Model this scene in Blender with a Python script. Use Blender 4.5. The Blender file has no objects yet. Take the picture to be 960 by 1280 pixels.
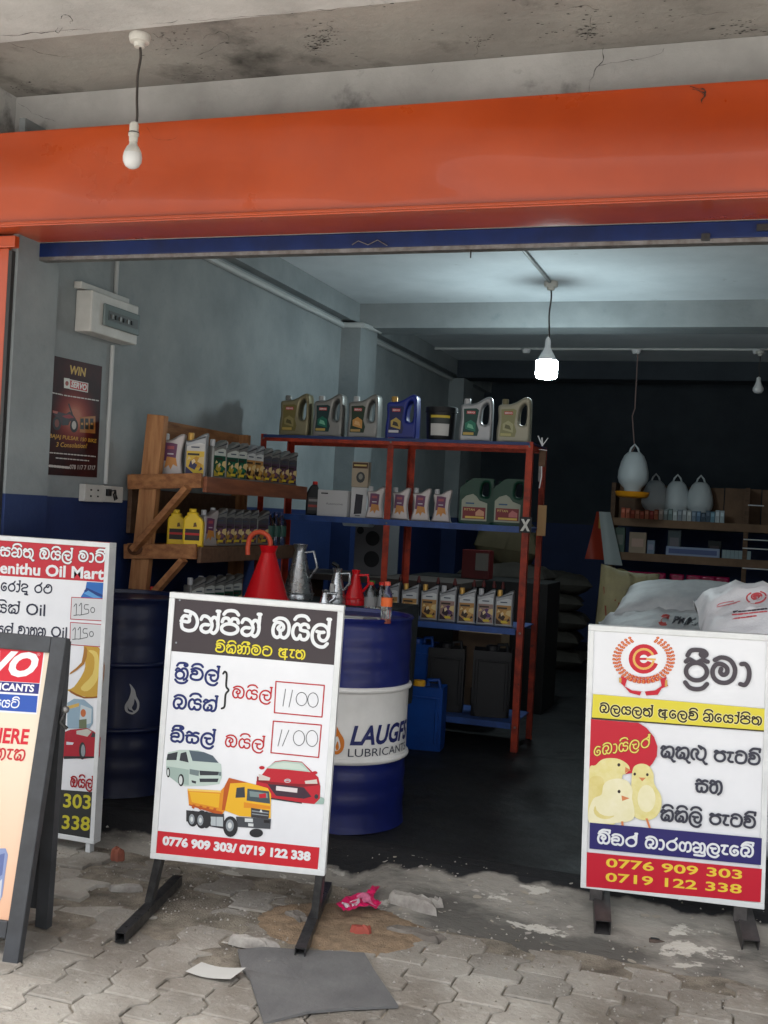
import bpy, bmesh, math, random
import numpy as np
from mathutils import Vector, Matrix, noise
from mathutils.bvhtree import BVHTree
random.seed(7)
S = bpy.context.scene
COL = S.collection
PI = math.pi
# ------------------------------------------------------------------ camera
F = 1391.3
YAW, PIT, ROL = [math.radians(a) for a in (18.659, .0928, 3.055)]
CAM = Vector((0, 0, 1.42))
fw = Vector((-math.sin(YAW)*math.cos(PIT), math.cos(YAW)*math.cos(PIT), math.sin(PIT)))
rt = Vector((math.cos(YAW), math.sin(YAW), 0)); up = rt.cross(fw)
rt, up = rt*math.cos(ROL)+up*math.sin(ROL), -rt*math.sin(ROL)+up*math.cos(ROL)
cd = bpy.data.cameras.new('camera'); cam = bpy.data.objects.new('camera', cd); COL.objects.link(cam)
M = Matrix((rt, up, -fw)).transposed().to_4x4(); M.translation = CAM
cam.matrix_world = M
cd.sensor_fit = 'VERTICAL'; cd.sensor_height = 36; cd.sensor_width = 27; cd.lens = F/1280*36
cd.clip_start = .05; cd.clip_end = 500
S.camera = cam
# ------------------------------------------------------------------ world, sun, exposure
SUN_EL, SUN_AZ = math.radians(74), math.radians(195)     # azimuth from +Y clockwise: the sun stands behind the viewer
w = bpy.data.worlds.new('World'); S.world = w; w.use_nodes = True
nt = w.node_tree; bg = nt.nodes['Background']
sky = nt.nodes.new('ShaderNodeTexSky'); sky.sky_type = 'NISHITA'; sky.sun_disc = False
sky.sun_elevation = SUN_EL; sky.sun_rotation = SUN_AZ; sky.air_density = 1.0; sky.dust_density = 6.0; sky.ozone_density = .6
hs = nt.nodes.new('ShaderNodeHueSaturation'); hs.inputs['Saturation'].default_value = .3
nt.links.new(sky.outputs[0], hs.inputs['Color']); nt.links.new(hs.outputs[0], bg.inputs[0]); bg.inputs[1].default_value = .13
sd = bpy.data.lights.new('sun', 'SUN'); sd.energy = 4.; sd.angle = math.radians(.5); sd.color = (1, .97, .92)
sun = bpy.data.objects.new('sun', sd); COL.objects.link(sun); sun.location = (0, -5, 12)
sdir = Vector((math.sin(SUN_AZ)*math.cos(SUN_EL), math.cos(SUN_AZ)*math.cos(SUN_EL), math.sin(SUN_EL)))
sun.rotation_euler = sdir.to_track_quat('Z', 'Y').to_euler()
S.view_settings.view_transform = 'Standard'; S.view_settings.look = 'None'
S.view_settings.exposure = 1.9; S.view_settings.gamma = 1
BULB = 55.0

# ------------------------------------------------------------------ helpers
def ray(x, y): return fw + rt*((x-480)/F) - up*((y-640)/F)
def on(x, y, ax, v):
    d = ray(x, y); i = 'XYZ'.index(ax); return CAM + d*((v-CAM[i])/d[i])
MATS = {}
def lin(c): return tuple(((v/255)/12.92 if v/255 <= .04045 else ((v/255+.055)/1.055)**2.4) for v in c)
def mat(name, c, r=.6, m=0., c2=None, sc=6., lo=.35, hi=.65, bump=0., bsc=40., det=6., spec=.3, coat=0., trans=0., alpha=None, world=False, c3=None, sc3=30., lo3=.6, hi3=.75, stretch=None, rvar=0.):
    if name in MATS: return MATS[name]
    a = bpy.data.materials.new(name); a.use_nodes = True; t = a.node_tree; b = t.nodes['Principled BSDF']
    b.inputs['Base Color'].default_value = (*c, 1); b.inputs['Roughness'].default_value = r; b.inputs['Metallic'].default_value = m
    b.inputs['Specular IOR Level'].default_value = spec; b.inputs['Coat Weight'].default_value = coat
    b.inputs['Transmission Weight'].default_value = trans
    if c2 or c3 or bump or rvar:
        tc = t.nodes.new('ShaderNodeNewGeometry' if world else 'ShaderNodeTexCoord'); src = tc.outputs['Position' if world else 'Object']
        if stretch:
            mp = t.nodes.new('ShaderNodeMapping'); mp.inputs['Scale'].default_value = stretch; t.links.new(src, mp.inputs[0]); src = mp.outputs[0]
        col = None
        def nz(s, lo_, hi_, d=det):
            n = t.nodes.new('ShaderNodeTexNoise'); n.inputs['Scale'].default_value = s; n.inputs['Detail'].default_value = d
            n.inputs['Roughness'].default_value = .62; t.links.new(src, n.inputs['Vector'])
            mr = t.nodes.new('ShaderNodeMapRange'); mr.inputs[1].default_value = lo_; mr.inputs[2].default_value = hi_
            t.links.new(n.outputs['Fac'], mr.inputs[0]); return mr.outputs[0]
        if c2:
            mx = t.nodes.new('ShaderNodeMix'); mx.data_type = 'RGBA'; t.links.new(nz(sc, lo, hi), mx.inputs[0])
            mx.inputs[6].default_value = (*c, 1); mx.inputs[7].default_value = (*c2, 1); col = mx.outputs[2]
        if c3:
            mx = t.nodes.new('ShaderNodeMix'); mx.data_type = 'RGBA'; t.links.new(nz(sc3, lo3, hi3), mx.inputs[0])
            if col: t.links.new(col, mx.inputs[6])
            else: mx.inputs[6].default_value = (*c, 1)
            mx.inputs[7].default_value = (*c3, 1); col = mx.outputs[2]
        if col: t.links.new(col, b.inputs['Base Color'])
        if rvar:
            o = nz(sc*1.7, .3, .7); q = t.nodes.new('ShaderNodeMapRange'); q.inputs[3].default_value = max(.02, r-rvar); q.inputs[4].default_value = min(1, r+rvar)
            t.links.new(o, q.inputs[0]); t.links.new(q.outputs[0], b.inputs['Roughness'])
        if bump:
            bp = t.nodes.new('ShaderNodeBump'); bp.inputs['Strength'].default_value = bump; bp.inputs['Distance'].default_value = .01
            t.links.new(nz(bsc, 0, 1), bp.inputs['Height']); t.links.new(bp.outputs[0], b.inputs['Normal'])
    MATS[name] = a; return a
def emis(name, c, s):
    a = bpy.data.materials.new(name); a.use_nodes = True; b = a.node_tree.nodes['Principled BSDF']
    b.inputs['Base Color'].default_value = (*c, 1); b.inputs['Emission Color'].default_value = (*c, 1); b.inputs['Emission Strength'].default_value = s
    MATS[name] = a; return a
def P(*rgb, r=.45):     # print ink
    return mat('ink_%d_%d_%d' % rgb, tuple(v*.74 for v in lin(rgb)), r)
def matlist(me, ms):
    for q in (ms if isinstance(ms, (list, tuple)) else [ms]): me.materials.append(q)
def link(name, me, parent=None, mw=None):
    o = bpy.data.objects.new(name, me); COL.objects.link(o)
    if parent: o.parent = parent
    if mw is not None: o.matrix_local = mw
    return o
def smooth(me, ang=35):
    me.polygons.foreach_set('use_smooth', [True]*len(me.polygons)); me.set_sharp_from_angle(angle=math.radians(ang))
class MB:
    def __init__(s): s.v = []; s.f = []; s.m = []
    def add(s, vs, fs, mi=0, T=None):
        b = len(s.v)
        s.v += [tuple(T @ Vector(v)) if T is not None else tuple(v) for v in vs]
        s.f += [tuple(b+i for i in f) for f in fs]; s.m += [mi]*len(fs); return s
    def box(s, x0, x1, y0, y1, z0, z1, mi=0, T=None):
        return s.add([(x0,y0,z0),(x1,y0,z0),(x1,y1,z0),(x0,y1,z0),(x0,y0,z1),(x1,y0,z1),(x1,y1,z1),(x0,y1,z1)],
              [(3,2,1,0),(4,5,6,7),(0,1,5,4),(1,2,6,5),(2,3,7,6),(3,0,4,7)], mi, T)
    def bar(s, a, b, wx, wy=None, mi=0, upv=(0,0,1)):
        a = Vector(a); b = Vector(b); d = (b-a); L = d.length; d.normalize(); u = Vector(upv)
        if abs(d.dot(u)) > .98: u = Vector((0,1,0))
        x = d.cross(u).normalized(); y = x.cross(d); T = Matrix((x, y, d)).transposed().to_4x4(); T.translation = a; wy = wy or wx
        return s.box(-wx/2, wx/2, -wy/2, wy/2, 0, L, mi, T)
    def tube(s, pts, r, n=8, mi=0, cap=True):
        pts = [Vector(p) for p in pts]; rr = r if isinstance(r, (list, tuple)) else [r]*len(pts); vs = []; fs = []
        prev = None
        for i, p in enumerate(pts):
            d = (pts[min(i+1, len(pts)-1)]-pts[max(i-1, 0)]).normalized()
            if prev is None: prev = Vector((0,0,1)) if abs(d.z) < .9 else Vector((1,0,0))
            x = d.cross(prev).normalized(); y = x.cross(d).normalized(); prev = y
            for k in range(n):
                a = 2*PI*k/n; vs.append(p+(x*math.cos(a)+y*math.sin(a))*rr[i])
        for i in range(len(pts)-1):
            for k in range(n): fs.append((i*n+k, i*n+(k+1)%n, (i+1)*n+(k+1)%n, (i+1)*n+k))
        if cap: fs.append(tuple(range(n))); fs.append(tuple(range(len(vs)-n, len(vs)))[::-1])
        return s.add(vs, fs, mi)
    def lathe(s, prof, n=24, mi=0, T=None, mis=None, sx=1, sy=1):
        vs = [(r*math.cos(2*PI*k/n)*sx, r*math.sin(2*PI*k/n)*sy, z) for r, z in prof for k in range(n)]
        base = len(s.v); s.add(vs, [], mi, T)
        for i in range(len(prof)-1):
            for k in range(n):
                s.f.append((base+i*n+k, base+i*n+(k+1)%n, base+(i+1)*n+(k+1)%n, base+(i+1)*n+k)); s.m.append(mis[i] if mis else mi)
        return s
    def mesh(s, name, ms, sm=None, bevel=0, seg=2):
        me = bpy.data.meshes.new(name); me.from_pydata(s.v, [], s.f); matlist(me, ms)
        me.polygons.foreach_set('material_index', s.m)
        if bevel or True:
            bm = bmesh.new(); bm.from_mesh(me)
            bmesh.ops.remove_doubles(bm, verts=bm.verts, dist=1e-6)
            bmesh.ops.recalc_face_normals(bm, faces=bm.faces)
            if bevel: bmesh.ops.bevel(bm, geom=[e for e in bm.edges if e.is_manifold and e.calc_face_angle(0) > .5], offset=bevel, segments=seg, affect='EDGES', profile=.5)
            bm.to_mesh(me); bm.free()
        me.update()
        if sm: smooth(me, sm)
        return me
    def build(s, name, ms, parent=None, sm=None, bevel=0, mw=None, seg=2): return link(name, s.mesh(name, ms, sm, bevel, seg), parent, mw)
def grid(fn, nu, nv):
    vs = [fn(i/nu, j/nv) for j in range(nv+1) for i in range(nu+1)]
    fs = [(j*(nu+1)+i, j*(nu+1)+i+1, (j+1)*(nu+1)+i+1, (j+1)*(nu+1)+i) for j in range(nv) for i in range(nu)]
    return vs, fs
def tag(o, label, cat, group=None, kind=None):
    o['label'] = label; o['category'] = cat
    if group: o['group'] = group
    if kind: o['kind'] = kind
    return o
def struct(o): o['kind'] = 'structure'; return o
def empty(name, loc, rz=0., rx=0., ry=0.):
    o = bpy.data.objects.new(name, None); COL.objects.link(o); o.empty_display_size = .1
    o.location = loc; o.rotation_euler = (rx, ry, rz); return o
def ccw(pts):
    a = sum(pts[i][0]*pts[(i+1)%len(pts)][1]-pts[(i+1)%len(pts)][0]*pts[i][1] for i in range(len(pts)))
    return pts if a > 0 else pts[::-1]
def crs(pts, n=6, closed=False):    # Catmull-Rom through the points
    pts = [Vector((p[0], p[1], 0)) for p in pts]; out = []; N = len(pts)
    if N < 3 and not closed: return [tuple(p[:2]) for p in pts]
    rng = range(N if closed else N-1)
    for i in rng:
        p1, p2 = pts[i], pts[(i+1) % N]
        p0 = pts[(i-1) % N] if closed or i > 0 else p1*2-p2
        p3 = pts[(i+2) % N] if closed or i+2 < N else p2*2-p1
        for k in range(n):
            t = k/n; q = .5*((2*p1)+(p2-p0)*t+(2*p0-5*p1+4*p2-p3)*t*t+(3*p1-p0-3*p2+p3)*t**3); out.append((q.x, q.y))
    if not closed: out.append(tuple(pts[-1][:2]))
    return out
def ell(cx, cy, rx, ry, n=20, a0=0): return [(cx+rx*math.cos(2*PI*k/n+a0), cy+ry*math.sin(2*PI*k/n+a0)) for k in range(n)]
# slab of a 2-D outline (x,z) with rounded edges and optional holes, thick in y
def slab(name, outlines, thick, bev, ms, smooth_n=0):
    cu = bpy.data.curves.new('tmp', 'CURVE'); cu.dimensions = '2D'; cu.fill_mode = 'BOTH'
    cu.extrude = max(thick/2-bev, .0001); cu.bevel_depth = bev; cu.bevel_resolution = 2; cu.offset = -bev
    for ol in outlines:
        pts = crs(ol, smooth_n, True) if smooth_n else ol
        sp = cu.splines.new('POLY'); sp.points.add(len(pts)-1)
        for i, p in enumerate(pts): sp.points[i].co = (p[0], p[1], 0, 1)
        sp.use_cyclic_u = True
    o = bpy.data.objects.new('tmp', cu); COL.objects.link(o)
    dg = bpy.context.evaluated_depsgraph_get(); me = bpy.data.meshes.new_from_object(o.evaluated_get(dg))
    bpy.data.objects.remove(o); bpy.data.curves.remove(cu)
    bx_ = [min(p[0] for p in outlines[0]), max(p[0] for p in outlines[0]), min(p[1] for p in outlines[0]), max(p[1] for p in outlines[0])]
    for v_ in me.vertices: v_.co.x = min(max(v_.co.x, bx_[0]-.001), bx_[1]+.001); v_.co.y = min(max(v_.co.y, bx_[2]), bx_[3]+.002)
    me.name = name; me.transform(Matrix.Rotation(PI/2, 4, 'X')); me.materials.clear(); matlist(me, ms); smooth(me, 40); return me
FONT = {}
def text_mesh(txt, bold=0., shear=0., res=3):
    key = (txt, bold, shear)
    if key in FONT: return FONT[key]
    cu = bpy.data.curves.new('tmp', 'FONT'); cu.body = txt; cu.resolution_u = res; cu.offset = bold; cu.shear = shear; cu.fill_mode = 'FRONT'
    o = bpy.data.objects.new('tmp', cu); COL.objects.link(o)
    dg = bpy.context.evaluated_depsgraph_get(); me = bpy.data.meshes.new_from_object(o.evaluated_get(dg))
    v = np.array([p.co[:2] for p in me.vertices]); f = [tuple(p.vertices) for p in me.polygons]
    bpy.data.objects.remove(o); bpy.data.curves.remove(cu); bpy.data.meshes.remove(me)
    FONT[key] = (v, f); return v, f
# ------------------------------------------------------------------ Sinhala stroke letters, unit box 10 x 10, baseline 0
G = {
'p': (10, [ell(5,4.2,4.4,3.9)+[(9.4,4.2)], [(.4,8.4),(2,9.5),(4.8,8.2),(7.5,9.5),(9.6,8.9)]]),
'm': (10.4, [[(1.2,9.9),(4,11.2),(7.6,10.2),(9.7,6.6),(9.2,2.6),(6.8,.3),(3.4,.2),(1,2.2),(.5,5.5),(2,8),(4.4,8.2),(6.4,6.6),(6.4,4.4),(4.9,3.5),(3.7,4.6),(4,6.2)]]),
'a': (4.6, [[(.6,8.8),(2.4,8.8),(3.8,6.4),(3.8,2.6),(2.4,-.2),(.4,-.1)]]),
'e': (10, [[(2.2,11.8),(4.8,11.4),(8,9.6),(9.5,5.4),(8.2,1.3),(4.8,0),(1.4,1.2),(.5,4.2)],[(.2,5.6),(4.6,5.4),(4.7,8.2)],[(.6,7),(2,8.8),(4.7,8.4),(5.3,9.8)]]),
'n': (10.2, [[(.1,7.3),(1.2,9.3),(3.4,9.2),(5.4,7.4),(6.5,4.2),(5.6,1.1),(3.2,-.2),(.9,.8),(.5,2.7),(2,4.3),(4.6,4.4)],[(5.6,6.8),(7,9),(8.8,8.4),(9.8,5.4),(9.4,1.6),(7.8,-.4),(6.4,.2)]]),
't': (10, [ell(3.7,3.5,3.2,3.4)+[(6.9,3.5)], [(.3,7.2),(1.6,9),(3.4,8),(3.9,6.8)], [(3.8,7),(6,9.2),(8.6,8.2),(9.6,4.6),(8.8,1),(6.8,-.7)]]),
'h': (10.4, [[(.4,7.4),(1.6,9.4),(3.6,8.9),(5.6,6.6),(6.2,3.4),(5.2,.8),(3.2,0),(1.2,1.2),(.6,4),(2,6.4),(4.4,6.8)],[(4.6,7.2),(6.4,9.2),(8.8,8.4),(9.9,5),(9.3,1.2),(7.2,-.9)]]),
'j': (10.2, [ell(5,2.9,4.6,3.0)+[(9.6,2.9)], [(.5,6.8),(1.4,8.9),(3.8,9),(5,6.6),(6.3,9),(8.8,8.8),(9.6,6.8)]]),
'O': (10.4, [[(.8,9.8),(3.4,11.4),(7.2,11),(9.6,8),(9.7,3),(7.8,.3),(5.4,.9),(4.9,3),(4.6,4.6)],[(4.9,1.2),(3.2,.1),(1.2,1.4),(.5,5),(1.8,8.4),(4.4,8.8),(6.4,7.2),(6.4,5.2),(4.8,4.3),(3.4,5.4),(4.3,6.8)]]),
'y': (10.2, [[(4.2,8.2),(2.6,8.8),(.9,6.8),(.5,3.2),(2,.3),(4,.4),(4.9,2.4)],[(4.9,2),(6,.2),(8.4,.3),(9.7,2.6),(9,4.8),(6.6,5.2),(4.9,5.6)],[(5,5.6),(4.9,7.6),(6.6,9),(8.8,8.6),(9.6,7.2)]]),
'l': (10.4, [[(9.6,-1.3),(7.6,-3.3),(4.4,-3.2),(1.5,-1),(.4,3),(1.2,6.8),(3.6,9.2),(7,9.2),(9.5,6.8),(9.8,3.2),(8.2,.5),(5.8,.5),(4.4,2.4),(4.6,4.6)],[(3,5.4),(5.2,5),(7.2,5.2)]]),
'L': (12, [[(2.6,0),(1,1.6),(.5,5),(1.8,8.3),(4.4,8.6),(5.8,6.6),(5.2,4.6)],[(4.3,5.2),(5,1.6),(7.4,0),(10.2,1),(11.5,4.6),(11,8.8),(8.6,10.6),(6.4,11.6)],[(6,11.7),(8,9.4)]]),
'b': (10.4, [[(.8,9.9),(3.4,11.5),(7.2,11),(9.6,8),(9.7,3),(7.8,.2),(5.6,.6),(4.6,2.4)],[(5,1.4),(3.2,0),(1.2,1.2),(.5,4.6),(1.6,7.8),(4.2,8.8),(6.4,7.4),(6.6,4.8),(5,3.3),(3.8,3.4)]]),
'k': (10.6, [[(.3,7.4),(1.8,9.3),(4.2,8.4),(6.6,9.3),(9.2,8.4),(10.1,4.8),(9.3,1),(7.4,-.2),(5.9,.6)],[(4.4,8.2),(1.6,6),(.6,2.8),(2,.3),(4.6,.3),(6.6,1.6),(6.4,4.2),(4.8,4.8)],[(3.4,1),(4,2.8)]]),
'D': (10.2, [[(.8,9),(3,10.4),(7,9.9),(9.4,7.2),(9.5,2.6),(7.6,0),(5.4,.8),(3.6,0),(1.2,.9),(.6,3.2),(2.4,4.4),(5.6,4.2),(6,6.4),(4.4,7.6),(1.2,6.8),(.2,5.2)]]),
's': (10.2, [[(.8,8.4),(2.4,9.6),(5,8.2),(7.4,9.2),(9.6,8.6)],[(.1,6),(2.4,6.4),(6,6.5),(9,5.4),(9.6,2.8),(8,.4),(5.8,.3),(5,1.6),(4.9,3.4)],[(5,1.3),(3.6,.2),(1.6,.8),(.8,3.4),(1.4,6)]]),
'v': (10.2, [[(.8,8.8),(4,10.2),(8,8.9),(9.7,5),(8.4,1.2),(5,0),(1.5,.9),(.6,3.2),(2,5),(4.8,5),(5.4,6.6),(3.8,8),(1.2,6.8)]]),
'T': (10.2, [[(1,9),(3,10.6),(6.5,10.5),(9.2,8.4),(9.8,4.8),(8.4,1.2),(5,0),(1.7,1),(.6,4.2),(1.8,7),(4.4,7.6),(5.6,7)]]),
'N': (13.6, [[(1,6.4),(.8,9),(3.4,9),(5,5),(4.2,1),(1.6,.3),(.8,3),(3.4,4.8),(6,8.6),(8,8.8),(9,5.4),(8.4,1),(6.6,.2)],[(8.6,7),(10.6,9),(12.6,7.4),(12.8,2),(11,0)]]),
'A': (10.4, [[(.3,7.6),(1.8,9.4),(4.2,8.4),(6.8,9.2),(9.2,9)],[(4.2,8.2),(1.4,6.4),(.5,3.6),(2,.8),(5.4,.2),(9.4,.6)],[(7.2,9),(7.2,-2.4)],[(7,5.6),(4.6,5.2),(4.8,3.2),(7.2,3)]]),
'x': (5.6, [[(.2,8.6),(2.6,8.9),(5.2,8.8)],[(2.9,8.8),(2.4,5.4),(1.2,2.6),(2.6,.7),(5,.6)]]),
'E': (7.6, [[(6.4,8.6),(3.2,9.3),(.8,6.4),(.8,2.4),(3.2,.1),(6,.9),(6.8,3.6),(5,5.4),(3.2,4.3),(4,3)]]),
'r': (9.6, [[(8.8,12),(7,9.7),(3,8),(.8,4.8),(2,1.2),(5,0),(8,1.4),(9,4.8),(7.4,7.9),(5,8.8)]]),
'd': (9.4, [[(.6,6.8),(2.2,9.2),(6,9.2),(8.4,7.2),(6.6,5.4),(3.4,4.8),(1.2,3),(2,.8),(5,.4),(7.6,.6)],[(7.6,.6),(7.4,-1.8),(4.6,-2.6),(8.8,-3.2)]]),
'z': (10.4, [[(4.4,7.4),(2.6,7.2),(.7,4.4),(2,1),(5.4,0),(8.8,1.6),(9.9,5.6),(8.6,9.2),(5.4,10.2),(3.4,8.6),(5,7),(6.4,8)]]),
'g': (10.4, [[(4.4,7.4),(2.6,8.6),(.8,6.6),(.5,3),(2.2,.3),(4.6,.8),(5.2,4),(5.6,7.4),(7.4,9),(9.4,7.4),(9.8,3.4),(9,.6),(7,-.4)]]),
}
MOD = {
'^': lambda w: [[(w-.6,5), (w-.5,9), (w-.4,12.8)], [(w-1.4,12.9),(w+.1,12.9)]],
'~': lambda w: [[(w-9,11.4),(w-7.6,13.2),(w-5,13.9),(w-2.4,13.4),(w-.8,11.6)]],
'=': lambda w: [[(w-9,11.2),(w-7.6,13.4),(w-5,13.9),(w-2.2,13.6),(w-1,12.2),(w-2.2,11.2),(w-3.4,12),(w-2.6,13.1)]],
'u': lambda w: [[(w-2.6,.1),(w-1.6,-1.6),(w-.4,-3.2),(w+.6,-3)]],
'U': lambda w: [[(w-9,-3),(w-1,-3),(w-.8,1)]],
'R': lambda w: [[(.4,-.9),(2.2,-3),(5,-3.7),(7.8,-3),(9.6,-1)]],
"'": lambda w: [[(w-9,11.4),(w-6.5,13.6),(w-3.6,13.9),(w-.2,13.6)],[(w-.4,13.8),(w-.6,11.2)]],
}
def sinh_strokes(s):
    x = 0; out = []
    for tok in s.split():
        if tok == '_': x += 5; continue
        wd, st = G[tok[0]]; ss = list(st)
        for c in tok[1:]: ss += MOD[c](wd)
        out += [[(px+x, py) for px, py in k] for k in ss]; x += wd+1.3
    return out, x-1.3
def ribbon(mb, pts, wdt, T2, mi=0, y0=-.001, dz=.00004):
    # pts in 2-D; T2 maps them to board u,v (metres)
    pts = [T2(p) for p in crs(pts, 5)]; n = len(pts); vs = []; fs = []
    P2 = [pts[0]]
    for p in pts[1:]:
        if math.hypot(p[0]-P2[-1][0], p[1]-P2[-1][1]) > 1e-6: P2.append(p)
    pts = P2; n = len(pts)
    if n < 2: return
    h = wdt/2
    for i, p in enumerate(pts):
        a = pts[max(i-1, 0)]; b = pts[min(i+1, n-1)]; dx, dy = b[0]-a[0], b[1]-a[1]; L = math.hypot(dx, dy) or 1; nx, ny = -dy/L*h, dx/L*h
        y = y0-dz*i/n; vs += [(p[0]+nx, y, p[1]+ny), (p[0]-nx, y, p[1]-ny)]
    for i in range(n-1): fs.append((2*i, 2*i+2, 2*i+3, 2*i+1))
    mb.add(vs, [f[::-1] for f in fs], mi)
    for i, j, sg in ((0, 1, -1), (n-1, n-2, 1)):
        p = pts[i]; q = pts[j]; an = math.atan2(p[1]-q[1], p[0]-q[0]); y = y0-dz*i/n
        mb.add([(p[0]+h*math.cos(an+t), y, p[1]+h*math.sin(an+t)) for t in (-PI/2, -PI/4, 0, PI/4, PI/2)], [(0,1,2,3,4)], mi)

# ------------------------------------------------------------------ a sign board: local x along width, local z up the face, -y towards the viewer
class Board:
    def __init__(s, root, o, a, b):      # world origin (bottom-left of face), unit axes
        s.root = root; s.o = Vector(o); s.a = Vector(a).normalized(); s.b = Vector(b).normalized(); s.n = s.a.cross(s.b)   # towards... see layer()
        s.k = 0; bpy.context.view_layer.update()
        fr = Matrix((s.a, -s.n, s.b)).transposed().to_4x4(); fr.translation = s.o      # local -y = s.n (faces the viewer)
        s.loc = root.matrix_world.inverted() @ fr
    def uv(s, px, py):
        d = ray(px, py); t = (s.o-CAM).dot(s.n)/d.dot(s.n); p = CAM+d*t-s.o; return (p.dot(s.a), p.dot(s.b))
    def y(s): s.k += 1; return -.0004-.00007*s.k
    def poly(s, name, pts, m, sm=0, px=True, y=None):
        q = [s.uv(*p) for p in pts] if px else pts
        if sm: q = crs(q, sm, True)
        y = y or s.y(); q = ccw(q)
        bm = bmesh.new(); vs = [bm.verts.new((p[0], y, p[1])) for p in q]; es = [bm.edges.new((vs[i], vs[(i+1) % len(vs)])) for i in range(len(vs))]
        bmesh.ops.triangle_fill(bm, edges=es, use_beauty=True)
        me = bpy.data.meshes.new(name); bm.to_mesh(me); bm.free(); matlist(me, m); return link(name, me, s.root, s.loc)
    def art(s, name, shapes):            # several polygons / ellipses printed as one picture; [(pts, material, smooth)]
        mb = MB(); ms = []; 
        for pts, m, sm in shapes:
            if m not in ms: ms.append(m)
            q = [s.uv(*p) for p in pts]
            if sm: q = crs(q, sm, True)
            q = ccw(q); y = s.y(); s.k -= .75
            bm = bmesh.new(); vs = [bm.verts.new((p[0], y, p[1])) for p in q]; es = [bm.edges.new((vs[i], vs[(i+1) % len(vs)])) for i in range(len(vs))]
            bmesh.ops.triangle_fill(bm, edges=es, use_beauty=True); bm.verts.index_update()
            mb.add([v.co for v in bm.verts], [tuple(v.index for v in f.verts) for f in bm.faces], ms.index(m)); bm.free()
        s.k += 1
        me = bpy.data.meshes.new(name); me.from_pydata(mb.v, [], mb.f); matlist(me, ms); me.polygons.foreach_set('material_index', mb.m); me.update()
        return link(name, me, s.root, s.loc)
    def sinh(s, txt, p0, p1, xh, wd, m, halo=None, hw=0, name='lettering'):
        st, W = sinh_strokes(txt); u0 = s.uv(*p0); u1 = s.uv(*p1); v2 = s.uv(p0[0]-xh*.05, p0[1]-xh)
        ux, uy = (u1[0]-u0[0])/W, (u1[1]-u0[1])/W; k = (v2[1]-u0[1])/9.3
        T2 = lambda p: (u0[0]+ux*p[0], u0[1]+uy*p[0]+k*p[1]); pxm = (v2[1]-u0[1])/xh
        mb = MB()
        if halo:
            y = s.y()
            for i, q in enumerate(st): ribbon(mb, q, (wd+hw)*pxm, T2, 1, y-.000002*i)
        y = s.y()
        for i, q in enumerate(st): ribbon(mb, q, wd*pxm, T2, 0, y-.000002*i)
        return link(name, s.me(mb, name, [m, halo] if halo else [m]), s.root, s.loc)
    def me(s, mb, name, ms):
        me = bpy.data.meshes.new(name); me.from_pydata(mb.v, [], mb.f); matlist(me, ms); me.polygons.foreach_set('material_index', mb.m); me.update(); return me
    def line(s, pts, wd, m, name='lettering', closed=False):
        pts = list(pts)+([pts[0]] if closed else []); q = [s.uv(*p) for p in pts]; mb = MB(); y = s.y()
        a = s.uv(*pts[0]); b = s.uv(pts[0][0], pts[0][1]-10); pxm = abs(b[1]-a[1])/10
        if closed and len(pts) < 8:
            for i in range(len(q)-1): ribbon(mb, [q[i], q[i+1]], wd*pxm, lambda p: p, 0, y-.000005*i)
        else: ribbon(mb, q, wd*pxm, lambda p: p, 0, y)
        return link(name, s.me(mb, name, [m]), s.root, s.loc)
    def lines(s, L, wd, m, name):
        mb = MB(); y = s.y(); a = s.uv(*L[0][0]); b = s.uv(L[0][0][0], L[0][0][1]-10); pxm = abs(b[1]-a[1])/10
        for i, pts in enumerate(L): ribbon(mb, [s.uv(*p) for p in pts], wd*pxm, lambda p: p, 0, y-.000005*i)
        return link(name, s.me(mb, name, [m]), s.root, s.loc)
    def latin(s, txt, p0, p1, cap, m, bold=0., shear=0., halo=None, hw=.02, name='lettering'):
        u0 = s.uv(*p0); u1 = s.uv(*p1); c = s.uv(p0[0]-cap*.05, p0[1]-cap); k = (c[1]-u0[1])
        for q, (bo, mm) in enumerate(([(bold+hw, halo)] if halo else [])+[(bold, m)]):
            v, f = text_mesh(txt, bo, shear); v0, _ = text_mesh(txt, bold, shear)
            x0, x1 = v0[:,0].min(), v0[:,0].max(); H = .72
            W = x1-x0; y = s.y(); mb = MB()
            mb.add([(u0[0]+(u1[0]-u0[0])*(p[0]-x0)/W, y, u0[1]+(u1[1]-u0[1])*(p[0]-x0)/W+k*p[1]/H) for p in v], f)
            link(name, s.me(mb, name, [mm]), s.root, s.loc)

# ------------------------------------------------------------------ materials
plaster = mat('painted_concrete', (.46,.46,.45), .85, c2=(.27,.27,.26), sc=1.6, lo=.42, hi=.75, c3=(.08,.08,.075), sc3=4.5, lo3=.6, hi3=.78, det=10, bump=.35, bsc=25, world=True)
wallgrey = mat('grey_wall_paint', (.25,.277,.285), .7, c2=(.185,.208,.217), sc=2.2, bump=.25, bsc=30, world=True, c3=(.17,.2,.215), sc3=9, lo3=.6, hi3=.8)
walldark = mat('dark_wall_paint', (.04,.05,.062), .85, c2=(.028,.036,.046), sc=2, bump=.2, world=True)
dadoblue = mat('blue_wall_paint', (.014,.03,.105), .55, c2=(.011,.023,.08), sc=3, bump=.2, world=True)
ceilgrey = mat('ceiling_paint', (.6,.65,.68), .8, c2=(.48,.53,.56), sc=1.4, bump=.2, world=True, c3=(.2,.22,.22), sc3=5, lo3=.68, hi3=.85)
orange = mat('orange_sheet', lin((168,66,22)), .32, c2=lin((148,54,18)), sc=1.2, bump=.03, bsc=2.2, rvar=.08, c3=lin((150,70,45)), sc3=14, lo3=.7, hi3=.9, world=True, coat=.3, spec=.5)
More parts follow.
